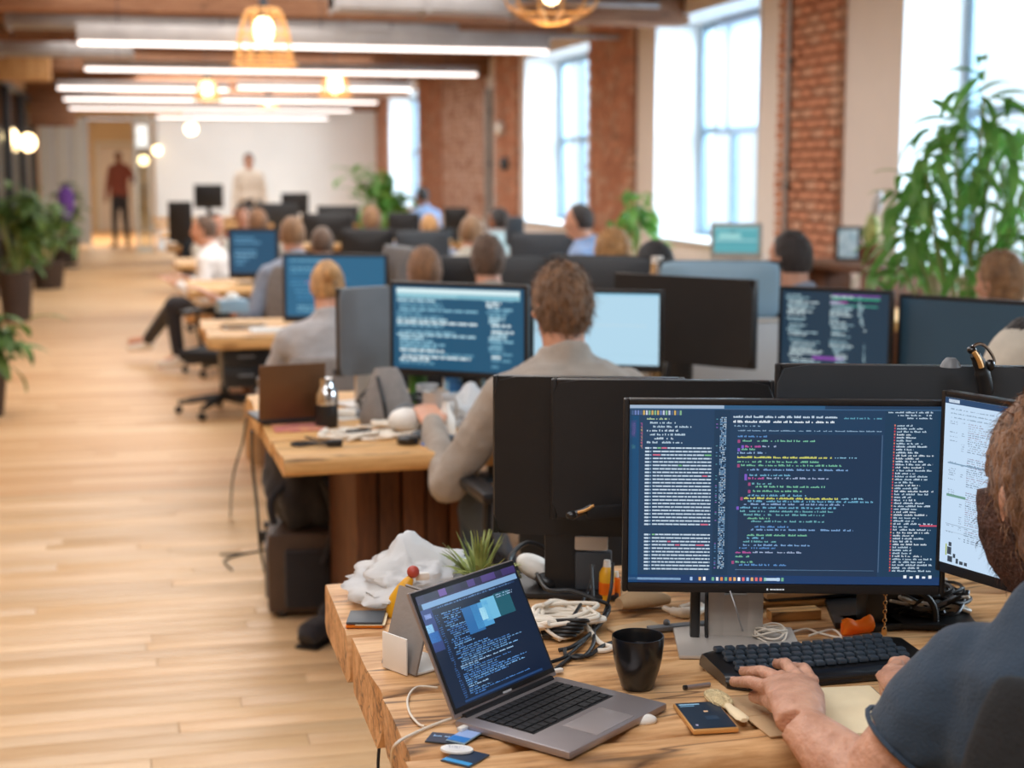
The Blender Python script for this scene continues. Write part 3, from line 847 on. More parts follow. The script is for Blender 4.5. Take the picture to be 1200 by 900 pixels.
def monitor(label, BL, BR, TLy, dL, dR, facing='front', shell='black', marks=None, base='#1d3247', deskz=DZ, stand='post', frame=0.010, on=True,
            group=None, bulge=0.03, top_z=None, mname='monitor', thick=0.022, stand_mat=None, stand_dx=0.0, stand_back=0.06, foot=None, tilt=0.0, bw=None, low=False):
    a = P(*BL, d=dL); b = P(*BR, d=dR); b.z = a.z
    top = P(BL[0], TLy, d=dL)
    h = top.z - a.z; wv = b - a; w = wv.length; ang = math.atan2(wv.y, wv.x)
    c = (a + b) / 2; base_h = c.z - deskz
    if facing == 'back': ang += pi
    t = thing(mname, label, 'monitor', (c.x, c.y, deskz), ang, group)
    # local frame: the display faces -y
    fr = MB(); T = thick
    for s in (-1, 1): fr.box((s * (w / 2 - frame / 2), 0.0, base_h + h / 2), (frame, T, h), bev=.003)
    fr.box((0, 0, base_h + h - frame / 2), (w - 2 * frame, T, frame), bev=.002)
    fr.box((0, 0, base_h + frame * 0.9), (w - 2 * frame, T, frame * 1.8), bev=.002)
    fr.obj('bezel', M['black'] if shell != 'light_grey' else M['light_grey'], t)
    sh = MB()
    # bulged rear shell
    def ring(k): return k
    cs = []; rs = []
    n = 7
    for i in range(n):
        u = i / (n - 1)
        cs.append((0, T / 2 - 0.006 + bulge * u, base_h + h / 2 + 0.0 * u)); s = 1 - 0.72 * max(0, (u - .25) / .75) ** 1.6 if bulge > .012 else 1 - .02 * u
        rs.append((w / 2 * s, h / 2 * (s if bulge > .012 else 1)))
    sh.loft(cs, rs, (1, 0, 0), 48, sq=1.9 if bulge > .012 else 2.8)
    sh.box((0, 0.0, base_h + h / 2), (w - 0.006, T * 0.7, h - 0.006), bev=.003)
    sh.obj('back_shell', M[shell], t)
    sw, shh = w - 2 * frame - 0.002, h - 2.9 * frame
    if on:
        me = screen_mesh(sw, shh, marks or [], base)
        inst(me, 'screen', t, (0, -T / 2 - 0.0006, base_h + 1.9 * frame))
    else:
        MB().box((0, -T / 2 - 0.0004, base_h + h / 2 + frame * .4), (sw, 0.003, shh)).obj('screen', M['off_glass'], t, smooth=0)
    sm = M[stand_mat or ('black' if shell in ('black', 'matte_black', 'charcoal') else 'silver')]
    yb = stand_back + T / 2
    if low: yb = 0.004; up1 = base_h + 0.012
    if stand == 'post':
        s_ = MB()
        if low: s_.box((stand_dx, yb, up1 / 2 + .004), (0.075, 0.022, up1 - .01), bev=.004)
        else:
            s_.box((stand_dx, yb, (base_h + h * .45) / 2 + 0.01), (0.075, 0.035, base_h + h * .45 - .02), bev=.008)
            s_.box((stand_dx, yb / 2 + 0.01, base_h + h * .42), (0.10, yb, 0.10), bev=.006)
        s_.obj('neck', sm, t)
        fx, fy = foot or (0.24, 0.18)
        MB().box((stand_dx, yb - 0.02, 0.0065), (fx, fy, 0.011), bev=.004).obj('foot', sm, t)
    elif stand == 'panel':
        # wide flat neck like a folded metal plate with an oval cable hole
        s_ = MB(); W2 = bw or 0.05; z1 = base_h + h * .4; zc, hr = base_h - 0.005, 0.018
        x_, y_ = stand_dx, yb
        s_.box((x_ - W2 / 2 - hr / 2, y_, z1 / 2), (W2 - hr, 0.012, z1), bev=.003)
        s_.box((x_ + W2 / 2 + hr / 2, y_, z1 / 2), (W2 - hr, 0.012, z1), bev=.003)
        s_.box((x_, y_, (zc - .014) / 2), (2 * hr + .004, 0.0118, zc - .014)); s_.box((x_, y_, (zc + .014 + z1) / 2), (2 * hr + .004, 0.0118, z1 - zc - .014))
        s_.box((x_, yb / 2, base_h + h * .36), (0.08, yb, 0.09), bev=.006)
        s_.obj('neck', sm, t)
        fx, fy = foot or (0.2, 0.17)
        MB().box((stand_dx, yb - 0.03, 0.0045), (fx, fy, 0.007), bev=.003).obj('foot', sm, t)
    elif stand == 'arm':
        s_ = MB(); s_.box((stand_dx, yb, (base_h + 0.05) / 2), (0.05, 0.04, base_h + 0.04), bev=.006); s_.box((stand_dx, yb / 2 + .01, base_h + 0.06), (0.12, yb, 0.09), bev=.006)
        s_.obj('neck', sm, t); MB().box((stand_dx, yb, 0.008), (0.13, 0.13, 0.014), bev=.005).obj('foot', sm, t)
    t['w'] = w; t['h'] = h
    return t, base_h, w, h

# --- the large code screen
def big_code():
    rng = random.Random(5); o = []
    W_ = '#c4d6e6'
    # panels
    o.append((0.0, 0.0, 0.30, 0.018, '#9fb4cc', 1)); o.append((0.30, 0, .62, .018, '#2d5a80', 1)); o.append((0.0, .018, 1, .024, '#3a5d80', 1))
    o.append((0.0, 0.06, 0.03, 1.0, '#1c4f78', 1)); o.append((0.0, .024, .27, .955, '#203f5e', 1)); o.append((0.27, .024, 0.32, .955, '#1a3854', 1))
    o.append((0.81, .024, 1.0, .955, '#1c3b56', 1)); o.append((0.35, 0.16, 0.80, .955, '#1f3550', 1)); o.append((0.0, .955, 1, 1, '#1a3a66', 1))
    o.append((0.802, 0.16, 0.805, .93, '#4a6482', 1)); o.append((.345, .92, .79, .924, '#5f7f9f', 1))
    o.append((0.0, 0.972, 0.17, 0.985, '#8fb3d6', 1))
    for k in range(18): o.append((0.006 + .009 * k, .03, .012 + .009 * k, .055, rng.choice(('#c9a860', '#7fb08a', '#6a7fb8', '#c3cbe0', '#47608a'))))
    for k in range(7): text_line(o, rng, .055 + .01 * (k % 3), .055 + rng.uniform(.07, .15), .07 + .022 * k, .011, rng.choice((W_, '#bcd3a4', '#b9cfe0', '#9fc5e0')), .0042)
    o.append((0.003, .085, .022, .18, '#6c3f86', 1)); o.append((.006, .10, .018, .17, '#b071c0', 1)); o.append((.004, .22, .018, .245, '#6fae9a', 1))
    for k in range(24): o.append((0.035 + .002 * (k % 3), .10 + k * .006, .041, .103 + k * .006, rng.choice(('#d9b070', '#b25a9a', '#d06a7a'))))
    # table of values
    for k in range(36):
        v = .235 + k * .0195
        if 22 < k < 25: continue
        u = .075
        while u < .262:
            l = rng.uniform(.008, .026); o.append((u, v, min(u + l, .262), v + .0078, W_ if rng.random() < .97 else rng.choice(('#d8708a', '#7fc08a'))))
            u += l + .0022
        o.append((.05, v, .064, v + .0095, W_)); o.append((.066, v + .001, .070, v + .008, '#9fc0dc'))
        if rng.random() < .08: o.append((.246, v - .001, .262, v + .009, '#d8506a'))
    # narrow number column
    for k in range(92):
        v = .065 + k * .0093
        for q in range(5):
            if rng.random() < .72: o.append((.288 + q * .0042, v, .2912 + q * .0042, v + .0055, rng.choice((W_, '#8fb6d8', '#6f9ac4'))))
        if rng.random() < .4: o.append((.276, v, .281, v + .004, rng.choice(('#9a6ac0', '#5f8fc0', '#5fa0b0'))))
    # editor heading and code
    text_line(o, rng, .33, .66, .055, .013, W_, .0044, fill=.95); text_line(o, rng, .33, .65, .082, .013, '#e3edf6', .0044, fill=.95)
    text_line(o, rng, .33, .42, .108, .009, '#8fb0cc', .004); text_line(o, rng, .68, .80, .062, .010, '#5f9fb6', .004); text_line(o, rng, .345, .80, .135, .007, '#8aa8c4', .004, (5, 14))
    v = .165; ind = 0
    pal = ('#6fb0d0', '#5f93d0', '#79c0a0', '#8fb0d8', '#7fa8d8', '#6fb0b8')
    for k in range(34):
        ind = max(0, min(5, ind + rng.choice((-1, 0, 1, 1, -1))))
        s = .345 + ind * .012; l = rng.choice((.06, .1, .16, .22, .3, .4)) * rng.uniform(.7, 1.1)
        hl = rng.random()
        if k in (5, 15): text_line(o, rng, s, s + .30, v, .011, '#d7d86a', .004, (6, 14), .97); text_line(o, rng, s + .31, s + .38, v, .009, '#8fc6e0', .004)
        elif hl < .10: text_line(o, rng, s, s + .05, v, .012, '#c05aa0', .0042); text_line(o, rng, s + .055, s + .055 + l * .5, v, .01, '#a8b8d8', .0042)
        else: text_line(o, rng, s, min(s + l, .78), v, .0105, rng.choice(pal), .0041, (3, 9))
        if rng.random() < .25: o.append((s - .012, v, s - .004, v + .018, rng.choice(('#a04a7a', '#7a5ac0'))))
        v += rng.choice((.0165, .02, .0245, .031)) * 1.0
        if v > .93: break
    # right hand list with red margin
    for k in range(50):
        v = .10 + k * .0166; mx = .845 - .002 * math.sin(k * .05)
        o.append((mx - .005, v, mx - .001, v + .010, '#c8404e' if k % 3 else '#d87a60'))
        text_line(o, rng, mx + .004, mx + rng.uniform(.05, .135), v + .001, .0095, rng.choice((W_, '#cfdbe6', '#b9cfe0')), .0040, (3, 8), .93)
    for k in range(3): text_line(o, rng, .82 + .03 * k, .96, .028 + .016 * k, .009, '#bcd0e2', .004)
    o.append((.93, .66, .985, .668, '#d0506a'))
    # task bar icons
    for k in range(22): 
        if rng.random() < .8: o.append((.20 + k * .014, .966, .208 + k * .014, .986, rng.choice(('#e08a50', '#d8dfe8', '#e0b070', '#9fc0e8', '#e07070', '#ffffff', '#70b090'))))
    o.append((.44, .968, .49, .984, '#bcd4ea'))
    for k in range(5): o.append((.885 + k * .02, .945 + .006 * (k % 2), .895 + k * .02, .962, '#e6eef6'))
    return o

mA, bhA, wA, hA = monitor('large wide monitor full of dense code, facing the camera over the black keyboard', (728.5, 691.5), (1106, 671.5), 462, 2.49, 2.465, 'front', 'black', big_code(), '#1f3c5a',
        stand='panel', frame=.0088, bw=0.045, stand_dx=-0.068, stand_back=.04, stand_mat='silver', foot=(0.20, 0.16))
# maker's mark on the lower bezel: a dot and a short illegible word, as in the photograph
lg = screen_mesh(0.028, 0.004, [(0, .1, .09, .9, '#c9ccd0'), (.2, .25, .36, .75, '#c9ccd0'), (.39, .25, .52, .75, '#c9ccd0'), (.55, .2, .7, .75, '#c9ccd0'), (.73, .25, .86, .75, '#c9ccd0'), (.89, .2, 1, .75, '#c9ccd0')], '#141416', 'bezel_print')
inst(lg, 'bezel_print', mA, (-0.012, -0.0118, bhA + 0.005))
# thin second column of the stand, black
mb_ = MB().box((-0.135, 0.045, (bhA + .05) / 2 + .004), (0.016, 0.02, bhA + .05), bev=.004).obj('stand_strut', M['black'], mA, label='thin black strut beside the silver neck')

def doc():
    rng = random.Random(9); o = []
    o.append((0, 0, 1, .035, '#26456a', 1)); o.append((.03, .008, .12, .028, '#d7e6f5', 1))
    for k in range(3): text_line(o, rng, .05, .6, .06 + .025 * k, .008, '#7f97ae', .006, (3, 9))
    for k in range(56):
        v = .135 + k * .0128
        if k in (14, 15, 30, 31, 48): continue
        text_line(o, rng, .2, .2 + rng.uniform(.1, .32), v, .0062, rng.choice(('#6f8299', '#5b6c84', '#8a7f96', '#97a7ba')), .0062, (2, 8))
        if rng.random() < .5: text_line(o, rng, .15, .172, v, .006, '#7d90a6', .006)
        if rng.random() < .25: text_line(o, rng, .05, .11, v, .006, '#7d90a6', .006)
    o.append((.04, .385, .5, .393, '#7f9cb6', 1)); o.append((.04, .575, .20, .59, '#6f9a8c', 1)); o.append((.04, .755, .55, .759, '#9cb0c4', 1)); o.append((.04, .80, .8, .803, '#a9bdd0', 1))
    for (a, b, c, d_) in ((.075, .865, .10, .89), (.065, .895, .10, .94), (.07, .95, .11, .985), (.115, .93, .135, .955), (.14, .955, .16, .985), (.17, .965, .20, .985), (.21, .965, .235, .985)):
        o.append((a, b, c, d_, '#3c4652'))
    o.append((.05, .88, .062, .95, '#a9b86a'))
    return o
mB, _, _, _ = monitor('white document screen at the right edge beside the bearded man', (1101, 667), (1262, 696), 452.5, 2.45, 2.22, 'front', 'black', doc(), '#c4dcf4', stand='post', frame=.009, stand_dx=.02)

# backs of the two black monitors that face away
mC, bhC, wC, hC = monitor('black monitor seen from behind, its cable clip showing left of the large code screen', (645.5, 607), (905, 596), 440.5, 2.75, 2.72, 'back', 'matte_black', None, '#20384f', stand='post', bulge=.010, stand_dx=-.12, foot=(.12, .12), low=True)
mD, bhD, wD, hD = monitor('tall black monitor back at the left end, behind the other black monitor', (578.5, 623), (800, 612), 436, 2.83, 2.79, 'back', 'black', None, '#20384f', stand='post', bulge=.012, stand_dx=.04, foot=(.2, .14), low=True)
MB().box((-.008, .012, (bhD + .085) / 2), (.06, .02, bhD - .085), bev=.004).obj('stand_cover', M['silver'], mD, label='silver upper sleeve of the stand')
MB().box((-.012, .010, .0475), (.066, .03, .07), bev=.004).obj('stand_block', M['charcoal'], mD)
mE, _, _, _ = monitor('wide dark grey monitor back rising above the large code screen', (904, 600), (1215, 585), 423, 2.66, 2.62, 'back', 'charcoal', None, '#20384f', stand='post', bulge=.01, low=True)
mE2, _, _, _ = monitor('dark grey monitor back at the far right edge behind the cable clamp', (1219, 600), (1420, 590), 424, 2.60, 2.52, 'back', 'charcoal', None, '#20384f', stand='post', bulge=.01, low=True)

# clip with cable on the black monitor's lower edge
pc = P(668, 602, d=2.70)
t = thing('cable_clip', 'small black and brass clip at the bottom of the black monitor back', 'clip', pc)
MB().ball((0, -0.012, 0), (.011, .009, .008)).tube([(0, -.012, 0), (.02, -.014, .006), (.036, -.013, .013)], .006).obj('clip_body', M['ceramic'], t)
MB().tube([(.008, -.02, .006), (.022, -.022, .010), (.037, -.02, .017)], .0026).obj('brass_pin', M['brass_wire'], t)
MB().box((.06, -.014, .004), (.07, .014, .022), bev=.004).obj('clip_arm', M['matte_black'], t)

# black cable-wrapped clamp on top of the grey monitor back
pc = P(1146, 424, d=2.54)
t = thing('cable_clamp', 'black cable clamp hooked over the dark grey monitor top', 'clamp', pc)
k_ = MB(); k_.tube([(.018, 0, -.055), (.012, 0, -.03), (.004, 0, -.006), (-.006, 0, .012)], [.013, .013, .011, .009], 10).obj('stalk', M['cable_black'], t)
MB().tube([(-.012, 0, .016), (-.008, .002, .026), (.006, .004, .029), (.02, .004, .02), (.03, 0, .002), (.026, 0, -.012)], .0028).obj('wire_loop', M['chrome'], t)
MB().tube([(-.014, -.01, .018), (-.006, -.012, .006), (0, -.012, -.008)], .0045).obj('brass_arm', M['brass_wire'], t)
MB().ball((-.012, 0, .02), (.008, .008, .007)).ball((.02, -.004, -.006), (.009, .008, .01)).obj('knob', M['ceramic'], t)
MB().lathe([(0, .013), (.008, .012), (.014, .005), (.017, -.003), (0, -.003)], (-.05, 0, -.004), 16).obj('cap', M['grey'], t)

# =================================================================== LAPTOP IN FRONT
HL, FL, FR_, HR = P(531, 842, z=.757), P(675, 878, z=.757), P(780, 817, z=.757), P(648, 791, z=.757)
wv = (HR - HL); ang = math.atan2(wv.y, wv.x); lw_, ld = 0.241, 0.197
ctr = (HL + FL + FR_ + HR) / 4
lap = thing('laptop', 'open slim grey laptop with code on its tilted screen, front of the plank desk', 'laptop', (ctr.x, ctr.y, DZ), ang)
# local: x along the hinge, +y toward the hinge
MB().box((0, 0, 0.0075), (lw_, ld, 0.011), bev=.004).obj('base', M['space_grey'], lap)
kt = MB().box((0, 0.03, 0.0131), (lw_ * .80, ld * .52, 0.0006)); kt.obj('keyboard_tray', M['black'], lap, smooth=0)
km = MB().box((0, 0, 0), (.0118, .0118, .0016), bev=.0006).mesh('key', M['matte_black'], 0)
kw = MB().box((0, 0, 0), (.0118, .0118, .0016), bev=.0006).mesh('key', M['matte_black'], 0)
for r in range(6):
    yy = .03 + ld * .52 / 2 - .009 - r * .0165
    if r == 5:
        xs = [(-.088, 1), (-.074, 1), (-.060, 1), (-.043, 1.3), (-.003, 4.6), (.039, 1.3), (.056, 1), (.070, 1), (.085, 1)]
    else: xs = [(-.0885 + .01362 * c, 1) for c in range(14)]
    for xx, s in xs: inst(km, 'key', lap, (xx, yy, .0142), sc=(s, 1.12, 1))
MB().box((0.0, -.062, .01315), (.092, .058, .0005), bev=.0002).obj('trackpad', mat('trackpad_glass', '#aba2a1', .25, .3, var=.02), lap)
MB().lathe([(.0055, -lw_ * .43), (.0055, lw_ * .43)], (0, ld / 2 - .003, .0125), 12, rot=(0, pi / 2, 0), caps=True).obj('hinge', M['black'], lap)
# lid: lower edge on the hinge, leaning back
top = P(482, 692, d=2.168) - HL; up_ = Vector((top.x, top.y, top.z)); LH = up_.length
inv = Matrix.Rotation(-ang, 3, 'Z'); ul = (inv @ up_); tilt_ = math.atan2(ul.y, ul.z)
lid = MB().box((0, 0.0025, LH / 2), (lw_, .005, LH), bev=.002).obj('lid', M['space_grey'], lap, (0, ld / 2 - .001, .014), (-tilt_, 0, 0))
MB().box((0, -.0008, LH / 2 + .002), (lw_ - .006, .0022, LH - .008), bev=.0008).obj('bezel', M['black'], lid)
rng = random.Random(21); lm = []
lm.append((0, 0, 1, .075, '#2b2148', 1))
for k in range(14): lm.append((k / 14, 0, (k + 1) / 14, .06, rng.choice(('#3b2a63', '#241a3e', '#6a4a96', '#1d1834', '#4a3578'))))
lm.append((0.03, .075, .99, .125, '#7fa6cf', 1)); lm.append((.1, .135, .95, .15, '#22395e', 1)); text_line(lm, rng, .15, .9, .135, .014, '#5f86b6', .009)
lm.append((.0, .125, .10, .5, '#2c3d78', 1)); lm.append((.02, .17, .08, .21, '#8a9fd8', 1)); lm.append((.0, .26, .06, .33, '#8fc8f0', 1)); lm.append((.0, .33, .09, .42, '#3a78c0', 1))
lm.append((.36, .22, .52, .46, '#2d6aa6', 1)); lm.append((.45, .22, .62, .44, '#4f9bd0', 1)); lm.append((.56, .20, .70, .40, '#6fb8dc', 1)); lm.append((.70, .19, .86, .40, '#1f5a6a', 1)); lm.append((.52, .27, .58, .38, '#a8def0', 1))
for k in range(2): text_line(lm, rng, .72, .9, .20 + .02 * k, .010, '#a9c6e8', .009)
v = .20
for k in range(41):
    s = .17 + .02 * rng.choice((0, 0, 1, 2)); e = s + rng.choice((.1, .2, .35, .5, .6)) * rng.uniform(.8, 1.1)
    if v < .44: e = min(e, .36)
    text_line(lm, rng, s, min(e, .86), v, .0105, rng.choice(('#7fb8ee', '#5f9ade', '#a9d0f6', '#4f86cc', '#6fa0d0')), .0085, (3, 9), .95)
    text_line(lm, rng, .11, .14, v, .009, '#3f6aa8', .009)
    v += .0185
lm.append((.1, .965, .9, .985, '#20406e', 1)); 
inst(screen_mesh(lw_ - .014, LH - .022, lm, '#0b1a33'), 'screen', lid, (0, -.0022, .013))
MB().box((0, -.0023, .0075), (.02, .0004, .003)).obj('bezel_mark', M['light_grey'], lid, smooth=0)
MB().box((-lw_ / 2 - .006, ld / 2 - .02, .0075), (.016, .009, .006), bev=.002).obj('charging_plug', M['white_plastic'], lap)
# =================================================================== DESK OBJECTS, NEAR
def at(px, py, dz=0.0): return P(px, py, z=DZ + dz)
# mug
p = at(747, 806)
t = thing('mug', 'matte black mug standing between the laptop and the code screen', 'mug', p)
R0 = 0.0385
MB().lathe([(0, 0.001), (.022, 0.001), (.025, .004), (.0275, .014), (.0325, .030), (.0365, .048), (.0385, .066), (.0392, .078), (.0388, .0815), (.0372, .0815), (.0355, .074), (.033, .05), (.028, .03), (.02, .010), (0, .009)], seg=40).obj('cup', M['ceramic'], t)
MB().lathe([(0, .062), (.0335, .062)], seg=24).obj('coffee', mat('black_coffee', '#170d08', .1), t)
MB().tube([(.012, .036, .066), (.016, .052, .062), (.017, .054, .044), (.014, .046, .032), (.010, .030, .030)], .0042, 8).obj('handle', M['ceramic'], t)

# phone by the notebook
def flat_on(ps, name, label, cat, th, mtl, z=DZ):
    """a flat slab whose corners lie on the desk at the given photograph points (order: back-left, back-right, front-right, front-left)"""
    w = [P(*q, z=z + th) for q in ps]
    c = sum(w, Vector()) / 4; u = (w[1] - w[0] + w[2] - w[3]); a = math.atan2(u.y, u.x)
    lx = ((w[1] - w[0]).length + (w[2] - w[3]).length) / 2; ly = ((w[3] - w[0]).length + (w[2] - w[1]).length) / 2
    t = thing(name, label, cat, (c.x, c.y, z), a)
    return t, lx, ly
t, lx, ly = flat_on([(787, 823), (842, 822), (864, 852), (814, 857)], 'smartphone', 'dark screened phone with a copper rim lying in front of the pale brush', 'phone', .008, None)
MB().box((0, 0, .0045), (lx, ly, .007), bev=.003).obj('body', M['brass_wire'], t)
pm = [(.06, .06, .55, .10, '#8fb6d0', 1), (.06, .13, .4, .16, '#6f9ab8', 1), (.52, .35, .62, .40, '#e0b48a', 1), (.1, .85, .16, .9, '#b0a8c0', 1), (.45, .55, .75, .7, '#1f3347', 1)]
sm_ = screen_mesh(lx * .93, ly * .93, pm, '#12202f')
inst(sm_, 'screen', t, (0, -ly * .465, .0086), (-pi / 2, 0, 0))
t, lx, ly = flat_on([(405, 715), (446, 715), (455, 729), (410, 729)], 'wallet', 'small dark blue and orange card wallet near the desk corner', 'wallet', .012, None)
MB().box((0, 0, .004), (lx, ly, .005), bev=.002).obj('lower_cover', M['orange'], t)
MB().box((0, 0, .0095), (lx * .98, ly * .98, .005), bev=.002).obj('upper_cover', M['charcoal'], t)
MB().box((0.01, 0, .0068), (lx * .8, ly * 1.02, .0012)).obj('card', M['paper'], t, smooth=0)

# three badges by the laptop corner
def card(ps, label, col, z, marks, base, th=.0022):
    t, lx, ly = flat_on(ps, 'key_card', label, 'card', th, None, z)
    MB().box((0, 0, th / 2 + .0002), (lx, ly, th - .0002), bev=.0008).obj('card', col, t)
    me = screen_mesh(lx * .94, ly * .94, marks, base); me.materials.clear(); me.materials.append(ink)
    inst(me, 'printed_face', t, (0, -ly * .47, th + .0004), (-pi / 2, 0, 0))
ink, nt_, b_ = _new('printed_ink')
a_ = nt_.nodes.new('ShaderNodeAttribute'); a_.attribute_name = 'ink'; nt_.links.new(a_.outputs['Color'], b_.inputs['Base Color']); b_.inputs['Roughness'].default_value = .4
r8 = random.Random(4)
mk = []; text_line(mk, r8, .1, .9, .3, .2, '#8fb6e0', .05)
card([(545, 878), (575, 884), (549, 899), (512, 889)], 'dark navy key card at the bottom of the three cards', M['charcoal'], DZ, [(0, .8, 1, 1, '#3a9ad8', 1)], '#1b2c44')
card([(512, 858), (548, 862), (545, 872), (492, 868)], 'dark key card lying to the left of the other two cards', M['charcoal'], DZ, mk, '#26304a')
card([(538, 853), (557, 858), (552, 872), (528, 868)], 'light blue glossy key card at the back of the three cards', M['blue_grey'], DZ + .0026, [(0, .6, 1, 1, '#2f7fd0', 1)], '#9db8ea')
t, lx, ly = flat_on([(520, 871), (553, 874), (556, 883), (512, 880)], 'name_tag', 'white oval tag with small writing on top of the three cards', 'tag', .003, None, DZ + .0035)
MB().lathe([(0, 0.0003), (.98, 0.0003), (1, .4), (.98, .8), (0, .8)], seg=28).obj('tag', M['white_paper'], t).scale = (lx * .5, ly * .5, .004)
mk = []; text_line(mk, r8, .15, .85, .2, .18, '#8a94a8', .03); text_line(mk, r8, .2, .8, .5, .15, '#9aa4b4', .03)
me = screen_mesh(lx * .75, ly * .6, mk, '#efeff0'); me.materials.clear(); me.materials.append(ink); inst(me, 'printed_face', t, (0, -ly * .3, .0038), (-pi / 2, 0, 0))

# white charging cable
def cable(name, label, pts, r, m, group=None, cat='cable'):
    o = MB().tube(pts, r, 8, 7).obj(name, M[m])
    return tag(o, label, cat, group)
cable('charging_cable', 'white charging cable from the laptop looping over the left desk edge',
      [at(536, 840, .006), at(512, 848, .003), at(484, 860, .003), P(464, 872, z=DZ + .004), P(459, 888, z=.70), P(461, 925, z=.55), P(462, 1000, z=.3)], .0022, 'cable_white')
cable('thin_cable', 'thin white cable curling beside the laptop lid onto the desk edge',
      [at(513, 806, .003), at(489, 805, .003), at(478, 818, .003), at(480, 835, .003), at(490, 848, .0035), at(497, 851, .003)], .0018, 'cable_white')
cable('power_cord', 'black power cord hanging beside the front left desk corner', [P(444, 800, d=2.62), P(446, 850, d=2.6), P(443, 900, d=2.58), P(446, 960, d=2.56)], .0028, 'cable_black')

# grey folded carton behind the laptop lid
p = at(497, 778)
t = thing('folded_box', 'grey folded carton stand behind the laptop screen', 'box', p, 0.5)
for (cx_, an, w_, l_) in ((-.032, .30, .085, .125), (.020, -.35, .085, .125)):
    MB().box((cx_, 0, .062), (.004, w_, l_), rot=(0, an, 0), bev=.001).obj('panel', M['carton'], t)
MB().box((-.008, 0, .003), (.075, .08, .003)).obj('base_flap', M['white_paper'], t, smooth=0)
MB().box((-.058, .0, .03), (.003, .06, .058), bev=.001).obj('side_flap', M['white_paper'], t)

# yellow bottle with red cap
p = at(470, 722)
t = thing('squeeze_bottle', 'small yellow bottle with a round red cap behind the laptop corner', 'bottle', p)
MB().loft([(-.006, 0, .001), (-.006, 0, .012), (-.002, 0, .03), (.006, 0, .05), (.014, 0, .062), (.018, 0, .068)], [(.018, .016), (.021, .018), (.019, .017), (.013, .013), (.009, .009), (.006, .006)], seg=20).obj('body', M['yellow'], t)
MB().ball((.022, 0, .078), .011).obj('cap', M['red'], t)
MB().box((.04, .01, .066), (.026, .01, .014), bev=.004).obj('white_tip', M['white_plastic'], t)

# crumpled plastic bag
def crumple(c, sx, sy, sz, seed, rotz, peak=()):
    b = MB(); b.ball((0, 0, 0), 1, 64, 40)
    out = []
    for v in b.v:
        n = Vector(v); d = n.normalized()
        k = 1 + .30 * noise.noise(d * 1.7 + Vector((seed, 0, 0))) + .34 * abs(noise.noise(d * 2.6 + Vector((0, seed, 0)))) - .16 * abs(noise.noise(d * 5 + Vector((0, 0, seed))))
        v2 = Vector((d.x * sx * k, d.y * sy * k, max(-1, d.z) * sz * k))
        for (dx, dy, dz, pw, am) in peak:
            q = max(0, d.dot(Vector((dx, dy, dz)).normalized())) ** pw
            v2 += Vector((dx, dy, dz)).normalized() * am * q
        v2.z = max(v2.z, -sz * .62)
        out.append(tuple(v2))
    b.v = out; return b, sz * .62
b, zo = crumple(None, .10, .10, .040, 2.2, 0, ((.15, .4, .9, 12, .050), (-.8, -.6, .0, 14, .03), (.9, .25, .35, 10, .045)))
t = thing('plastic_bag', 'crumpled translucent white plastic bag on the far left desk corner', 'bag', at(485, 702), .3)
b.obj('bag', M['bag_plastic'], t, (0, .02, zo + .001), smooth=60)
fl = MB(); fl.grid(lambda u, v: Vector((-.04 + .12 * u, -.06 - .05 * v, .012 * (1 - v) + .012 * abs(noise.noise(Vector((u * 5, v * 4, 3)))) + .002)), 14, 8)
fl.obj('bag_lip', M['bag_plastic'], t, smooth=60)

# spiky green plant in a small pot behind the laptop
p = at(562, 700)
t = thing('potted_succulent', 'spiky green succulent behind the top of the laptop lid', 'plant', p)
MB().lathe([(0, .001), (.024, .001), (.031, .042), (.029, .042), (.027, .036), (0, .036)], seg=20).obj('pot', M['carton'], t)
lf = random.Random(6)
def blade(L, w, bend, seg=5, thick=.25):
    b = MB(); cs = []; rs = []
    for i in range(seg + 1):
        u = i / seg; cs.append((bend * L * u * u, 0, L * (u - .25 * bend * u * u))); rs.append((w * (1 - u) ** .6 * (0.6 + 1.2 * u * (1 - u)) + .0003, (w * (1 - u) ** .6 * thick) + .0002))
    b.loft(cs, rs, (0, 1, 0), 5); return b
bm_ = [blade(.062, .0050, .25).mesh('leaf', M['succulent']), blade(.048, .0055, .6).mesh('leaf', M['succulent']), blade(.075, .0042, .1).mesh('leaf', M['succulent'])]
for k in range(60):
    a = lf.uniform(0, 2 * pi); r = lf.uniform(0, .022); ti = r / .022 * .75 + lf.uniform(-.15, .15)
    o = inst(lf.choice(bm_), 'leaf', t, (r * math.cos(a), r * math.sin(a), .034), (0, ti, a), (1.3, 1.3, 1.25)); o.rotation_euler = (Matrix.Rotation(a, 3, 'Z') @ Matrix.Rotation(ti, 3, 'Y')).to_euler()
for k in range(16):
    a = lf.uniform(-.5, .5); 
    o = inst(bm_[1], 'leaf', t, (.025 + .012 * k / 16, lf.uniform(-.012, .012), .036), (0, 0, 0)); o.rotation_euler = (Matrix.Rotation(a, 3, 'Z') @ Matrix.Rotation(lf.uniform(.4, 1.2), 3, 'Y')).to_euler()

# white and black headset lying behind the laptop
p = at(628, 690)
t = thing('headphones', 'white and black headphones lying left of the black monitor stand', 'headphones', p, -.3)
MB().ball((0, 0, .04), (.04, .026, .022), rot=(0, .5, 0)).obj('ear_cup', M['white_plastic'], t)
MB().ball((.022, -.012, .02), (.026, .03, .017), rot=(0, .5, 0)).obj('ear_pad', M['black'], t)
MB().tube([(-.03, 0, .02), (-.05, .02, .05), (-.02, .05, .075), (.02, .05, .06), (.04, .02, .03)], .005).obj('headband', M['black'], t)

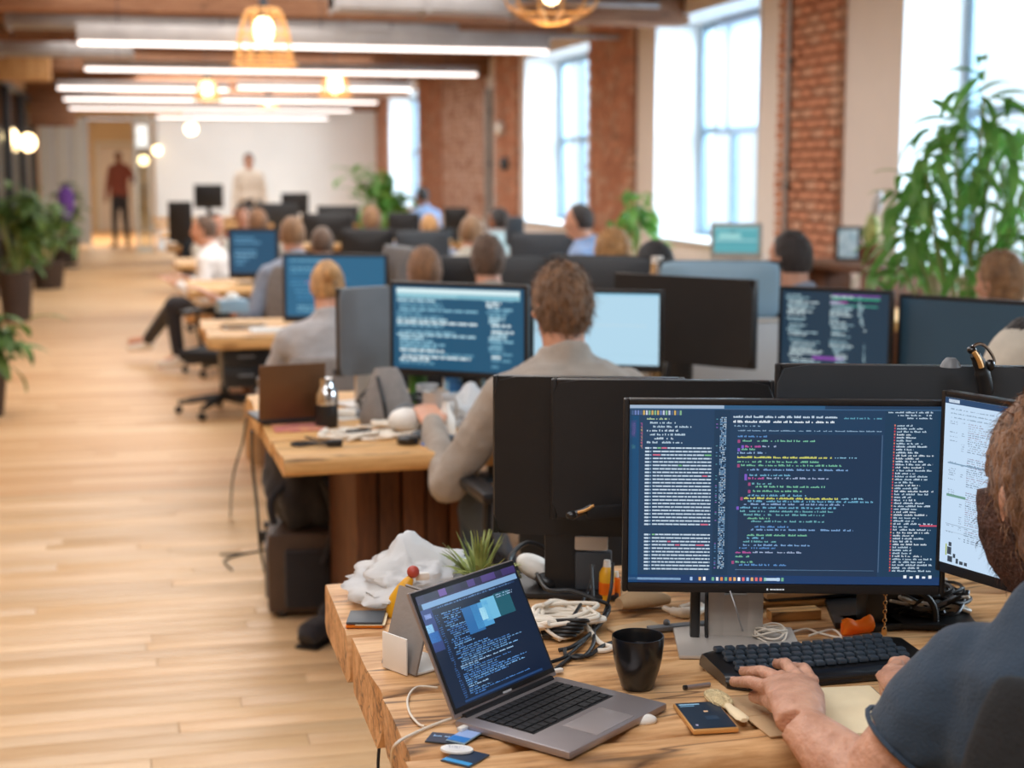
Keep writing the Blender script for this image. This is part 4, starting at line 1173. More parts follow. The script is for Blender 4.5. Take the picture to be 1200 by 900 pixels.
# cable heap between laptop and mug
rc = random.Random(12)
def wander(c, r, z, n, rng, zz=.012):
    a = rng.uniform(0, 6); pts = []
    for i in range(n):
        a += rng.uniform(.7, 1.9); q = r * rng.uniform(.35, 1)
        pts.append(Vector((c[0] + q * math.cos(a) * 1.1, c[1] + q * math.sin(a), z + rng.uniform(0, zz))))
    return pts
p = at(668, 742)
t = thing('white_cable_heap', 'tangled heap of off-white cables right of the laptop lid', 'cables', p)
for k in range(8): MB().tube(wander((-.01, .02), .078, .004, 10, rc, .034), rc.choice((.0030, .0038, .0048)), 8, 7).obj('cable', M['cable_white'], t)
MB().tube([(.02, -.02, .02), (.028, -.055, .006), (.03, -.085, .005), (.04, -.105, .005), (.028, -.118, .005), (.012, -.118, .005)], .0042, 8, 7).obj('cable', M['cable_white'], t)
MB().tube([(-.05, .0, .012), (-.02, .005, .016), (.01, -.004, .015), (.03, .006, .014)], [.003, .007, .009, .008, .004], 9).obj('plug', M['cable_white'], t)
t = thing('black_cable_heap', 'thick loops of black cable sweeping around the white cable heap', 'cables', p)
def loc_(px, py, dz): return P(px, py, z=DZ + dz) - p
MB().tube([loc_(625, 662, .03), loc_(640, 690, .045), loc_(668, 692, .05), loc_(700, 703, .04), loc_(714, 712, .02), loc_(700, 735, .012), loc_(672, 757, .008), loc_(655, 762, .006)], .0036, 8, 8).obj('cable', M['cable_black'], t)
MB().tube([P(718, 660, d=2.7) - p, P(716, 690, d=2.66) - p, loc_(707, 722, .01), loc_(690, 745, .008), loc_(665, 768, .006), loc_(645, 776, .005)], .003, 8, 8).obj('cable', M['cable_black'], t)
MB().tube([P(696, 662, d=2.72) - p, P(690, 690, d=2.7) - p, loc_(675, 717, .03), loc_(662, 735, .022)], .003, 8, 8).obj('cable', M['cable_black'], t)
MB().tube([P(693, 662, d=2.72) - p, P(695, 700, d=2.68) - p, loc_(696, 732, .014), loc_(695, 755, .006), loc_(682, 770, .005), loc_(664, 768, .005), loc_(662, 760, .008)], .0032, 8, 8).obj('cable', M['cable_black'], t)
MB().tube([loc_(720, 752, .004), loc_(706, 757, .006), loc_(690, 768, .005), loc_(672, 769, .004), loc_(650, 785, .004)], .0032, 8, 8).obj('cable', M['cable_black'], t)
for k in range(5): MB().tube([Vector((-.06 + .006 * k, -.04, .006 + .006 * k)) + Vector(v) for v in ((0, .02, 0), (.03, -.012, .008), (.055, -.006, .004), (.04, .02, 0))], .0034, 8, 6).obj('cable', M['cable_black'], t)

# pale lightning-shaped clutter behind the mug: folded kraft paper, pliers, grey strap
def rock(name, label, cat, pos, pts, rad, mtl, rz=0):
    o = MB().loft(pts, rad, (0, 0, 1), 14).obj(name, M[mtl]); o.location = pos; o.rotation_euler = (0, 0, rz); return tag(o, label, cat)
p = at(758, 715)
rock('rolled_paper', 'rolled kraft paper lying behind the mug', 'paper', p, [(-.055, -.01, .018), (-.03, 0, .02), (.0, .006, .018), (.03, .01, .016), (.045, .012, .013)], [(.010, .012), (.016, .02), (.015, .018), (.012, .014), (.008, .009)], 'kraft')
p = at(803, 722)
o = MB().tube([(-.028, .03, .008), (-.022, .005, .009), (-.008, -.012, .01), (.012, -.012, .011), (.03, -.004, .012), (.034, .018, .012), (.02, .026, .012), (-.002, .022, .01)], [.005, .008, .010, .009, .007, .006, .005, .004], 10, 7).obj('cable_guide', M['cable_white'])
o.location = p; tag(o, 'curved off-white plastic cable guide left of the silver monitor neck', 'cable guide')
p = at(795, 738)
o = MB().box((0, 0, .006), (.11, .02, .008), bev=.003).ball((-.02, .004, .013), (.006, .006, .006)).obj('multitool', M['grey']); o.location = p; o.rotation_euler = (0, 0, .05); tag(o, 'flat grey folding tool with a steel rivet behind the mug', 'tool')
p = at(745, 738)
o = MB().box((0, 0, .003), (.09, .045, .004), bev=.001).obj('paper_scrap', M['kraft']); o.location = p; o.rotation_euler = (0, 0, .3); tag(o, 'flat scrap of pale paper between mug and curved guide', 'paper')

# yellow marker pens behind the code screen's left edge
p = at(711, 703)
t = thing('yellow_bottle', 'yellow and orange bottle behind the left edge of the large code screen', 'bottle', p)
MB().lathe([(0, .001), (.013, .001), (.014, .004), (.014, .05), (.010, .058), (.007, .062), (0, .062)], seg=18).obj('body', M['yellow'], t)
MB().lathe([(.014, .012), (.0145, .012), (.0145, .034), (.014, .034)], seg=18).obj('band', M['orange'], t)
MB().lathe([(0, .062), (.007, .062), (.006, .074), (0, .075)], seg=14).obj('cap', M['white_plastic'], t)
p = at(722, 701)
t = thing('glue_tube', 'small glowing orange tube beside the yellow bottle', 'tube', p)
MB().lathe([(0, .001), (.008, .001), (.008, .036), (.004, .04), (0, .04)], seg=14).obj('body', M['orange'], t)
MB().lathe([(0, .04), (.005, .04), (.004, .05), (0, .05)], seg=12).obj('cap', M['white_plastic'], t)

# white coiled cable under the code screen
p = at(903, 752)
t = thing('coiled_cable', 'coil of thin white cable in front of the silver monitor neck', 'cable', p)
for k in range(7):
    a0 = rc.uniform(0, 3); tl = rc.uniform(-.5, .5); rr = rc.uniform(.02, .028)
    q = [Matrix.Rotation(a0, 3, 'Z') @ Matrix.Rotation(tl, 3, 'X') @ Vector((rr * 1.15 * math.cos(u * .52), rr * math.sin(u * .52), .014 + .003 * math.sin(u))) for u in range(13)]
    q = [Vector((v.x, v.y, max(.002, v.z + .004))) for v in q]
    MB().tube(q, .0015, 6, 5).obj('cable', M['cable_white'], t)
MB().tube([(-.02, 0, .003), (-.035, -.02, .003), (-.02, -.05, .003)], .0015, 6).obj('cable', M['cable_white'], t)
cable('mouse_cable', 'black cable dropping from the code screen to the keyboard', [P(829, 684, d=2.53), P(828, 705, d=2.5), at(828, 745, .01), at(833, 762, .004), at(845, 776, .004), at(853, 785, .006)], .0032, 'cable_black')
cable('thin_grey_cable', 'thin grey cable hanging across the silver monitor neck', [P(852, 682, d=2.49), P(862, 712, d=2.46), at(872, 745, .006), at(879, 765, .004)], .0013, 'light_grey')
p = at(868, 748)
o = MB().box((0, 0, .0022), (.125, .085, .002), bev=.0006).obj('desk_mat', M['kraft']); o.location = p; tag(o, 'flat sheet of pale card under the silver monitor neck', 'card sheet'); o.rotation_euler = (0, 0, -.12)
o.location.z = DZ - .0006
cable('cord', 'limp white cord lying between the coiled cable and the orange wrapper', [at(925, 742, .003), at(945, 737, .004), at(960, 742, .003), at(985, 747, .003), at(975, 738, .004), at(948, 745, .004)], .002, 'cable_white')

# orange wrapper
p = at(1008, 746)
t = thing('orange_wrapper', 'bright orange folded wrapper behind the black keyboard', 'wrapper', p, .1)
MB().grid(lambda u, v: Vector((-.03 + .06 * u, .012 - .02 * v * (1 - v) * 2, .002 + .026 * (1 - v) * (1 + .12 * math.sin(u * 9)) + .003 * noise.noise(Vector((u * 6, v * 5, 1))))), 16, 8).obj('front_fold', M['orange'], t, smooth=60)
MB().box((0, .014, .012), (.054, .012, .022), bev=.004).obj('back_fold', M['orange'], t)

# stack of boards and papers behind the code screen
p0 = P(950, 705, z=DZ)
zz = DZ
for k, (w_, d_, h_, mtl, lb) in enumerate(((.20, .10, .012, 'desk2', 'wooden board at the bottom of the stack behind the code screen'), (.19, .09, .008, 'charcoal', 'dark folder in the middle of the stack behind the code screen'),
                                            (.20, .11, .010, 'kraft', 'brown cardboard piece second from the top of the stack behind the code screen'), (.17, .10, .012, 'desk2', 'pale wooden board on top of the stack behind the code screen'))):
    o = MB().box((0, 0, h_ / 2), (w_, d_, h_), bev=.0015).obj('stacked_board', M[mtl]); o.location = (p0.x + rc.uniform(-.008, .008), p0.y + .02, zz); o.rotation_euler = (0, 0, rc.uniform(-.08, .08)); tag(o, lb, 'board'); zz += h_ + .0003
t = thing('steel_tool', 'thin steel tool lying in front of the stacked boards', 'tool', at(905, 711), .03)
MB().box((0, 0, .004), (.05, .007, .003), bev=.001).obj('blade', M['chrome'], t); MB().box((.055, 0, .006), (.06, .012, .010), bev=.003).obj('grip', M['black'], t)
# crate of papers in front of them
o = MB().box((0, 0, .009), (.09, .03, .017), bev=.002).obj('wood_offcut', M['desk2']); o.location = at(930, 725); o.rotation_euler = (0, 0, -.05); tag(o, 'pale wood offcut left of the orange wrapper', 'wood')

# black post and brass key strip right of the stack
t = thing('monitor_post', 'black square post rising behind the orange wrapper', 'post', P(1027, 738, z=DZ))
MB().box((0, .02, .075), (.04, .04, .13), bev=.004).obj('column', M['black'], t); MB().box((0, .02, .006), (.09, .07, .012), bev=.003).obj('foot', M['black'], t)
t = thing('key_chain', 'brass key chain hanging down beside the black post', 'chain', P(1036, 745, z=DZ))
c_ = MB()
for k in range(9): c_.lathe([(.0030, -.001), (.0042, 0), (.0030, .001)], (0, 0, .012 + k * .0075), 10, rot=(pi / 2, 0, (k % 2) * 1.4))
c_.obj('links', M['brass_wire'], t); MB().box((0, 0, .006), (.009, .003, .010), bev=.001).obj('tag', M['brass_wire'], t)

# right-hand cable tangle
p = at(1085, 722)
t = thing('tangled_wires', 'mass of black and steel wires under the right-hand screen', 'cables', p)
for k in range(13):
    MB().tube([v + Vector((0, 0, .002)) for v in wander((0, 0), .07, .004, 9, rc, .05)], rc.choice((.0022, .003, .004)), 7, 6).obj('wire', M[rc.choice(('cable_black', 'cable_black', 'dark_metal', 'cable_white', 'grey'))], t)
MB().tube([(-.045, -.05, .06), (-.03, -.06, .05), (-.02, -.065, .03), (-.022, -.07, .004), (-.04, -.075, .004)], .0055, 10).obj('wire', M['cable_black'], t)
for (dx, dy, h_, m_) in ((.02, -.02, .03, 'chrome'), (-.01, .03, .035, 'desk2'), (.05, .02, .04, 'desk2'), (-.03, -.02, .02, 'dark_metal')):
    MB().box((dx, dy, .004 + h_ / 2), (.035, .018, h_), rot=(0, 0, dx * 20), bev=.003).obj('connector', M[m_], t)

# =================================================================== KEYBOARD
kc = at(955, 783); kl, kr = at(838, 797), at(1075, 776)
ka = math.atan2((kr - kl).y, (kr - kl).x); kW = (kr - kl).length
t = thing('keyboard', 'black curved keyboard under the large code screen', 'keyboard', kc, ka)
KW, KD = kW, .155
def kb_y(u, v): return v * KD / 2
body = MB()
def kb(u, v, top):
    x = (u - .5) * KW; e = min(1, min(u, 1 - u) * 9); yb = KD / 2 * (.72 + .28 * math.sin(pi * min(1, e) / 2)) * (1 - .10 * math.sin(pi * u))
    y = (v - .5) * 2 * yb - .012 * math.cos((u - .5) * 3)
    z = .004 + (.014 + .006 * v) * (1 - max(0, abs(v - .5) * 2 - .82) * 4) if top else .002
    z = max(z, .004) if top else z
    return Vector((x, y, z))
body.grid(lambda u, v: kb(u, v, True), 40, 12); body.grid(lambda u, v: kb(1 - u, v, False), 40, 12)
n1 = 41 * 13
for i in range(40):
    body.f.append((i, i + 1, n1 + 40 - i - 1, n1 + 40 - i)[::-1]); body.mi.append(0)
    a = 12 * 41 + i; b2 = n1 + 12 * 41 + 40 - i; body.f.append((a, a + 1, b2 - 1, b2)); body.mi.append(0)
for j in range(12):
    a, b2 = j * 41, (j + 1) * 41; body.f.append((a, b2, n1 + b2 + 40, n1 + a + 40)[::-1]); body.mi.append(0)
    body.f.append((a + 40, b2 + 40, n1 + b2, n1 + a)); body.mi.append(0)
body.obj('case', M['ceramic'], t, smooth=50)
MB().tube([(kb(0.5, 0, True) + Vector((0, -.0005, .004))) if False else kb(u / 16, .02, True) + Vector((0, 0, .001)) for u in range(17)], .0042, 8, 3).obj('front_rim', M['black'], t)
kk = MB().box((0, 0, 0), (.0155, .0155, .007), bev=.0022, taper=.86).mesh('key', mat('keycap', '#35404b', .32, var=.15, scale=200), 0)
cnt = 0
for r in range(5):
    v = .28 + r * .145
    n = int((KW - .05) / .0182)
    for c in range(n):
        u = (.03 + c * .0182 + (r % 2) * .006) / KW
        if u > .965: continue
        q = kb(u, v, True)
        o = inst(kk, 'key', t, (q.x, q.y, q.z + .004), (.12 * (v - .5), 0, -.03 * math.sin((u - .5) * 3))); cnt += 1

# notebook pages and the brush
t, lx, ly = flat_on([(915, 809), (1040, 803), (1056, 856), (905, 863)], 'notebook', 'open cream notebook under the typing hand', 'notebook', .007, None)
MB().box((0, 0, .002), (lx + .008, ly + .006, .003), bev=.001).obj('cover', M['charcoal'], t)
for k in range(4): MB().box((0, 0, .0040 + k * .0009), (lx - .001 * k, ly - .001 * k, .0008)).obj('page', M['paper'], t, smooth=0)
t, lx, ly = flat_on([(862, 818), (915, 812), (905, 862), (882, 864)], 'kraft_envelope', 'brown paper envelope left of the notebook', 'envelope', .003, None)
MB().box((0, 0, .0018), (lx * .9, ly * .95, .0024), bev=.001).obj('body', M['kraft'], t)
MB().box((0, ly * .2, .0034), (lx * .8, ly * .4, .0006)).obj('flap', M['kraft'], t, smooth=0)
a_, b2 = at(838, 814, .012), at(898, 860, .012); dv = b2 - a_; ang_ = math.atan2(dv.y, dv.x)
t = thing('brush', 'pale wooden brush with a bristle pad beside the phone', 'brush', (a_.x, a_.y, DZ), ang_)
b = MB(); b.ball((0.012, 0, 0.010), (.036, .0175, .009), 28, 14); b.v = [tuple(Vector(v) + Vector((0, 0, .0012 * noise.noise(Vector(v) * 260)))) for v in b.v]; b.obj('pad', M['bristle'], t)
MB().loft([(.04, 0, .009), (.05, 0, .009), (.07, 0, .0085), (.092, 0, .0075), (.098, 0, .0075)], [(.008, .005), (.006, .005), (.0095, .005), (.010, .005), (.006, .003)], (0, 1, 0), 14).obj('handle', M['paper'], t)
t = thing('pen', 'short dark pen lying left of the brush pad', 'pen', at(818, 807), .12)
MB().tube([(-.02, 0, .0045), (.02, 0, .0045)], .0032, 10, smooth=False).obj('barrel', M['space_grey'], t); MB().tube([(-.0245, 0, .0045), (-.019, 0, .0045)], .0036, 10, smooth=False).obj('tip', M['black'], t)
t = thing('mouse', 'small pale mouse half hidden by the laptop front edge', 'mouse', at(752, 846), -.2)
MB().ball((0, 0, .003), (.022, .013, .009)).obj('shell', M['white_plastic'], t); MB().box((-.008, 0, .0105), (.008, .0016, .0015), bev=.0004).obj('wheel', M['grey'], t)
t = thing('memory_stick', 'tiny white stick by the laptop hinge', 'stick', at(652, 789), .3)
MB().box((0, 0, .004), (.022, .009, .006), bev=.002).obj('body', M['white_plastic'], t)
# =================================================================== PEOPLE
def rotz(a): return Matrix.Rotation(a, 3, 'Z')

def add_head(b, c, R, k=1.0, ears=True):
    """head around centre c, local +y is the face"""
    prof = [(-.118, .020, .020, .050), (-.112, .038, .036, .040), (-.095, .052, .062, .022), (-.07, .060, .078, .010), (-.04, .066, .088, .004), (-.01, .070, .094, 0), (.03, .074, .098, -.004), (.065, .070, .092, -.008), (.092, .055, .072, -.010), (.108, .034, .046, -.010), (.116, .012, .016, -.010)]
    n = len(b.v)
    tmp = MB(); tmp.loft([(0, p[3], p[0]) for p in prof], [(p[1], p[2]) for p in prof], (1, 0, 0), 28)
    # nose, lips, brow, chin
    tmp.loft([(0, .088, .026), (0, .100, -.004), (0, .112, -.026), (0, .098, -.036)], [(.008, .010), (.010, .011), (.014, .012), (.010, .008)], (1, 0, 0), 10)
    tmp.ball((0, .088, -.058), (.024, .012, .009)); tmp.ball((0, .082, .034), (.05, .012, .009)); tmp.ball((0, .072, -.096), (.022, .018, .016))
    for s in (-1, 1): tmp.ball((s * .046, .060, -.02), (.022, .022, .02))
    if ears:
        for s in (-1, 1):
            tmp.ball((s * .077, -.008, -.008), (.008, .018, .032), rot=(0.15, 0, s * .35))
            tmp.ball((s * .082, -.014, .004), (.007, .012, .020), rot=(0.15, 0, s * .5))
    for v in tmp.v: b.v.append(tuple(c + R @ (Vector(v) * k)))
    for f in tmp.f: b.f.append(tuple(i + n for i in f)); b.mi.append(0)

def hair_cap(style, seed, k=1.0, detail=1.0, curl=1.0):
    """cap of hair around the skull in head-local coordinates"""
    b = MB(); ns, nr = int(56 * detail), int(36 * detail)
    b.ball((0, 0, 0), 1, ns, nr); out = []
    for v in b.v:
        d = Vector(v).normalized(); az = math.atan2(d.y, d.x)          # +y = face
        front = d.y
        rx, ry, rz_ = .082, .104, .120
        if style in ('short', 'curly', 'spiky', 'medium'): pass
        q = Vector((d.x * rx, d.y * ry - .008, d.z * rz_ + .004))
        # hair line: lower at the back, high on the face
        low = {'short': -.050, 'bun': -.055, 'curly': -.07, 'spiky': -.05}.get(style, -.068)
        line = low + (.145 if style != 'long' else .17) * max(0, min(1, (front + .15) / .75))
        h = noise.noise(d * 5 + Vector((seed, 0, 0))) * .35 + noise.noise(Vector((d.x * 16, d.y * 16, d.z * 5)) + Vector((0, seed, 0))) * .4 + noise.noise(Vector((d.x * 34, d.y * 34, d.z * 9))) * .25
        amp = {'short': .010, 'medium': .022, 'curly': .028, 'spiky': .022, 'long': .012, 'bun': .006}[style] * curl
        if style == 'curly': h = noise.noise(d * 9 + Vector((seed, 0, 0))) * .6 + noise.noise(d * 18) * .4
        thick = {'short': .002, 'medium': .010, 'curly': .014, 'spiky': .008, 'long': .008, 'bun': .000}[style] * (0.4 + max(0, d.z + .3))
        if q.z > line: q += d * (thick + amp * h * min(1, (q.z - line) / .03))
        else: q = Vector((q.x * (.86 if q.z > line - .012 else .62), q.y * (.86 if q.z > line - .012 else .60), max(q.z, line - .03)))
        out.append(tuple(q * k))
    b.v = out
    return b

def strands(o_mesh, count, L, seed, mtl, w=.0011, down=.8, zmin=-9):
    """fine hair locks growing from the faces of a cap mesh"""
    rg = random.Random(seed); b = MB(); ps = [p for p in o_mesh.polygons if p.area > 1e-7 and p.center.z > zmin]
    for i in range(count):
        p = rg.choice(ps); n = p.normal; c = p.center
        c = c + Vector((rg.uniform(-1, 1), rg.uniform(-1, 1), rg.uniform(-1, 1))) * math.sqrt(p.area) * .5 - n * .003
        t = Vector((0, -.45, -1)) + Vector((rg.gauss(0, .35), rg.gauss(0, .35), rg.gauss(0, .2)))
        t = (t - n * t.dot(n)); t = t.normalized() if t.length > 1e-4 else Vector((0, 0, -1))
        d1 = (t * down + n * (1 - down) * 1.6 + Vector((rg.gauss(0, .15), rg.gauss(0, .15), rg.gauss(0, .15)))).normalized(); l = L * rg.uniform(.5, 1.1)
        s = d1.cross(n).normalized() * w if d1.cross(n).length > 1e-5 else Vector((w, 0, 0))
        m = c + d1 * l * .5 + n * l * .10; e = c + d1 * l + t * l * .1 - n * l * .06
        b.add([c - s, c + s, m - s * .8, m + s * .8, e], [(0, 1, 3, 2), (2, 3, 4)])
    o = b.mesh('hair_strands', mtl, 0); o.shade_smooth()
    return o

def ik(a, c, l1, l2, pole):
    a, c = Vector(a), Vector(c); d = c - a; L = min(d.length, (l1 + l2) * .995); u = d.normalized()
    x = (l1 * l1 - l2 * l2 + L * L) / (2 * L); h = math.sqrt(max(0, l1 * l1 - x * x))
    p = Vector(pole); p = (p - u * p.dot(u)).normalized()
    return a + u * x + p * h

def simple_hand(b, wrist, d, side, k=1.0, curl=.5):
    """palm with four curled fingers and a thumb; d = direction, side = +1 thumb toward +lateral"""
    d = Vector(d).normalized(); up = Vector((0, 0, 1)); lat = d.cross(up).normalized() * side; up = lat.cross(d).normalized() * (1 if side > 0 else -1)
    if up.z < 0: up = -up
    w = Vector(wrist)
    b.loft([w, w + d * .03 * k, w + d * .06 * k, w + d * .085 * k], [(.022 * k, .016 * k), (.033 * k, .016 * k), (.038 * k, .014 * k), (.036 * k, .011 * k)], lat, 14)
    for i, (o_, l) in enumerate(((.028, .072), (.010, .080), (-.009, .075), (-.027, .058))):
        p0 = w + (d * .08 + lat * o_) * k; d1 = (d - up * curl * .3).normalized(); d2 = (d - up * curl * 1.3).normalized()
        p1 = p0 + d1 * l * .5 * k; p2 = p1 + d2 * l * .5 * k
        b.limb(p0, p1, .0095 * k, .0085 * k, 8); b.limb(p1, p2, .0085 * k, .0072 * k, 8)
    t0 = w + (d * .025 + lat * .026) * k; t1 = t0 + (d * .035 + lat * .022 - up * .006) * k; t2 = t1 + (d * .028 + lat * .004 - up * .006) * k
    b.limb(t0, t1, .013 * k, .011 * k, 8); b.limb(t1, t2, .011 * k, .009 * k, 8)

def person(label, head, face=0.0, lean=.12, shirt='grey_shirt', hair='hair_brown', style='short', skin='skin', trousers='dark_trousers', seated=True,
           group=None, hands=None, sleeves=1.0, vox=.016, look=0.0, strandn=0, seedh=1.0, shoes='white_plastic', floorz=0.0, legs=None, k=1.0, hipz=None, face_detail=False, nod=0.0, hoody=False, hk=.88):
    px, py, d = head
    topw = P(px, py, d=d); rz = math.radians(face)
    R3 = rotz(rz)
    H = topw - Vector((0, 0, .128 * k * hk))
    fwd = lean
    root = H - R3 @ Vector((0, fwd, 0)); root.z = floorz
    t = thing('person', label, 'person', root, rz, group)
    hz = H.z - floorz                                             # head centre height, local
    hc = Vector((0, fwd, hz))
    neck = Vector((0, fwd - .035, hz - .112 * k)); shz = neck.z - .065 * k
    if hipz is None: hipz = .50 if seated else .93 * (hz + .128 * k) / 1.75
    sp = Vector((0, fwd - .055, shz))                             # between the shoulders
    hip = Vector((0, 0, hipz))
    sh = {s: Vector((s * .172 * k, sp.y, shz - .045)) for s in (-1, 1)}
    arml = .29 * k, .26 * k
    hd = hands or {-1: (-.14, .40, .775), 1: (.14, .40, .775)}
    el = {s: ik(sh[s], hd[s], arml[0], arml[1], (s * .45, -.25, -1)) for s in (-1, 1)}
    for s in (-1, 1):
        dv = Vector(hd[s]) - sh[s]
        if dv.length > sum(arml) * .99: hd[s] = tuple(sh[s] + dv.normalized() * sum(arml) * .99)
    if legs: L = legs
    elif seated: L = {s: (Vector((s * .09, .02, hipz - .01)), Vector((s * .14, .43, hipz + .01)), Vector((s * .13, .38, .10)), Vector((s * .14, .53, .04))) for s in (-1, 1)}
    else: L = {s: (Vector((s * .085, 0, hipz - .02)), Vector((s * .10, .02 + .03 * s, hipz * .52)), Vector((s * .11, -.02 + .05 * s, .09)), Vector((s * .13, .10 + .05 * s, .035))) for s in (-1, 1)}
    def torso(b, e):
        c = [hip + Vector((0, 0, -.06)), hip + Vector((0, 0, .04)), hip.lerp(sp, .35), hip.lerp(sp, .62), hip.lerp(sp, .86), sp + Vector((0, 0, .005)), sp + Vector((0, .004, .035))]
        r = [(.15 * k, .10 * k), (.165 * k, .12 * k), (.150 * k, .105 * k), (.168 * k, .118 * k), (.180 * k, .105 * k), (.155 * k, .085 * k), (.09 * k, .065 * k)]
        b.loft(c, [(x + e, y + e) for x, y in r], (1, 0, 0), 28, sq=.18)
        for s in (-1, 1):
            b.ball(sh[s] + Vector((-s * .01, 0, -.004)), (.058 * k + e, .058 * k + e, .058 * k + e))
            b.limb(neck + Vector((s * .02, 0, -.045)), sh[s] + Vector((-s * .03, 0, .004)), .045 * k + e, .050 * k + e, 14)
    def arms(b, e, upto=1.0, rr=(.048, .040, .036, .026)):
        for s in (-1, 1):
            h = Vector(hd[s]); u1 = min(1, upto * 2)
            b.limb(sh[s], sh[s].lerp(el[s], u1), rr[0] * k + e, (rr[0] + (rr[1] - rr[0]) * u1) * k + e, 14)
            if upto > .5:
                u = (upto - .5) * 2; b.limb(el[s], el[s].lerp(h, u), rr[2] * k + .003 + e, (rr[2] + (rr[3] - rr[2]) * u) * k + e, 14)
    body = MB(); torso(body, 0); arms(body, 0)
    body.loft([sp + Vector((0, 0, -.01)), neck, hc + Vector((0, -.018, -.06 * k))], [(.066 * k, .062 * k), (.056 * k, .058 * k), (.058 * k, .062 * k)], (1, 0, 0), 18)
    Rh = rotz(math.radians(look)) @ Matrix.Rotation(-nod, 3, 'X')
    add_head(body, hc, Rh, k * hk)
    for s in (-1, 1):
        h = Vector(hd[s]); simple_hand(body, h, h - el[s] + Vector((0, .05, .0)), -s, k)
        a_, kn, an, to = L[s]
        body.limb(a_, kn, .075 * k, .052 * k); body.limb(kn, an, .050 * k, .034 * k); body.limb(an, to, .034 * k, .03 * k)
    bo = body.obj('body', M[skin], t, smooth=60); remesh(bo, vox * .62, 2, .5)
    sb = MB(); torso(sb, .013); arms(sb, .012, sleeves)
    sb.loft([sp + Vector((0, 0, -.02)), sp + Vector((0, -.004, .03)), neck + Vector((0, -.006, .012))], [(.11 * k, .09 * k), (.075 * k, .075 * k), (.067 * k, .070 * k)], (1, 0, 0), 20)
    if hoody: sb.ball(neck + Vector((0, -.09, -.03)), (.12, .07, .07)); MB().ball(hc + Vector((0, -.028, -.018)), (.090, .088, .118), 32, 20).obj('hood', M[shirt], t, smooth=70)
    so = sb.obj('shirt', M[shirt], t, smooth=60); remesh(so, vox * .75, 3, .5)
    nz = so.modifiers.new('folds', 'DISPLACE'); nz.texture = FOLD; nz.strength = .022; nz.mid_level = .5
    tb = MB(); tb.loft([hip + Vector((0, 0, -.085)), hip + Vector((0, 0, -.01)), hip + Vector((0, 0, .05))], [(.15 * k, .125 * k), (.186 * k, .14 * k), (.176 * k, .128 * k)], (1, 0, 0), 24)
    for s in (-1, 1):
        a_, kn, an, to = L[s]; tb.limb(a_, kn, .09 * k, .066 * k, 14); tb.limb(kn, an + (kn - an).normalized() * .03, .064 * k, .05 * k, 14)
    to_ = tb.obj('trousers', M[trousers], t, smooth=60); remesh(to_, vox, 3, .5)
    for s in (-1, 1):
        a_, kn, an, to = L[s]; f = (to - an); sm2 = MB(); fl = Vector((f.x, f.y, 0)).normalized() if Vector((f.x, f.y, 0)).length > .02 else f.normalized()
        sm2.loft([an - fl * .05 + Vector((0, 0, -.045)), an - fl * .02 + Vector((0, 0, -.035)), an + fl * .06 + Vector((0, 0, -.05)), an + fl * .13 + Vector((0, 0, -.062)), an + fl * .17 + Vector((0, 0, -.066))],
                 [(.028, .03), (.040, .046), (.044, .040), (.046, .028), (.028, .018)], (fl.y, -fl.x, 0), 14)
        sm2.ball(an + Vector((0, 0, -.005)), .045); so2 = sm2.obj('shoe', M[shoes], t, smooth=60); remesh(so2, .014, 2, .5)
    cap = hair_cap(style, seedh * 3.1, k * hk, 1.5 if strandn else 1.0)
    ho = cap.obj('hair', M[hair], t, hc, Rh.to_euler(), smooth=60)
    if strandn:
        so3 = inst(strands(ho.data, strandn, .034, int(seedh * 10), M[hair]), 'hair_strands', ho); so3['kind'] = 'stuff'
    if style == 'bun':
        bb = MB(); bb.ball((0, -.098, .055), (.036, .030, .034)); bb.v = [tuple(Vector(v) + Vector(v).normalized() * .006 * noise.noise(Vector(v) * 60)) for v in bb.v]
        bb.obj('hair_bun', M[hair], ho)
    if face_detail:
        for s in (-1, 1): MB().ball(hc + Rh @ Vector((s * .032, .087, .012)) * hk, (.012, .006, .008)).obj('eye', M['ceramic'], t)
        MB().ball(hc + Rh @ Vector((0, .0985, -.058)) * hk, (.022, .005, .005)).obj('lips', M['red'], t)
    t['sx'] = 0
    return t

FOLD = bpy.data.textures.new('cloth_folds', 'CLOUDS'); FOLD.noise_scale = .10; FOLD.noise_depth = 3; FOLD.contrast = 1.3

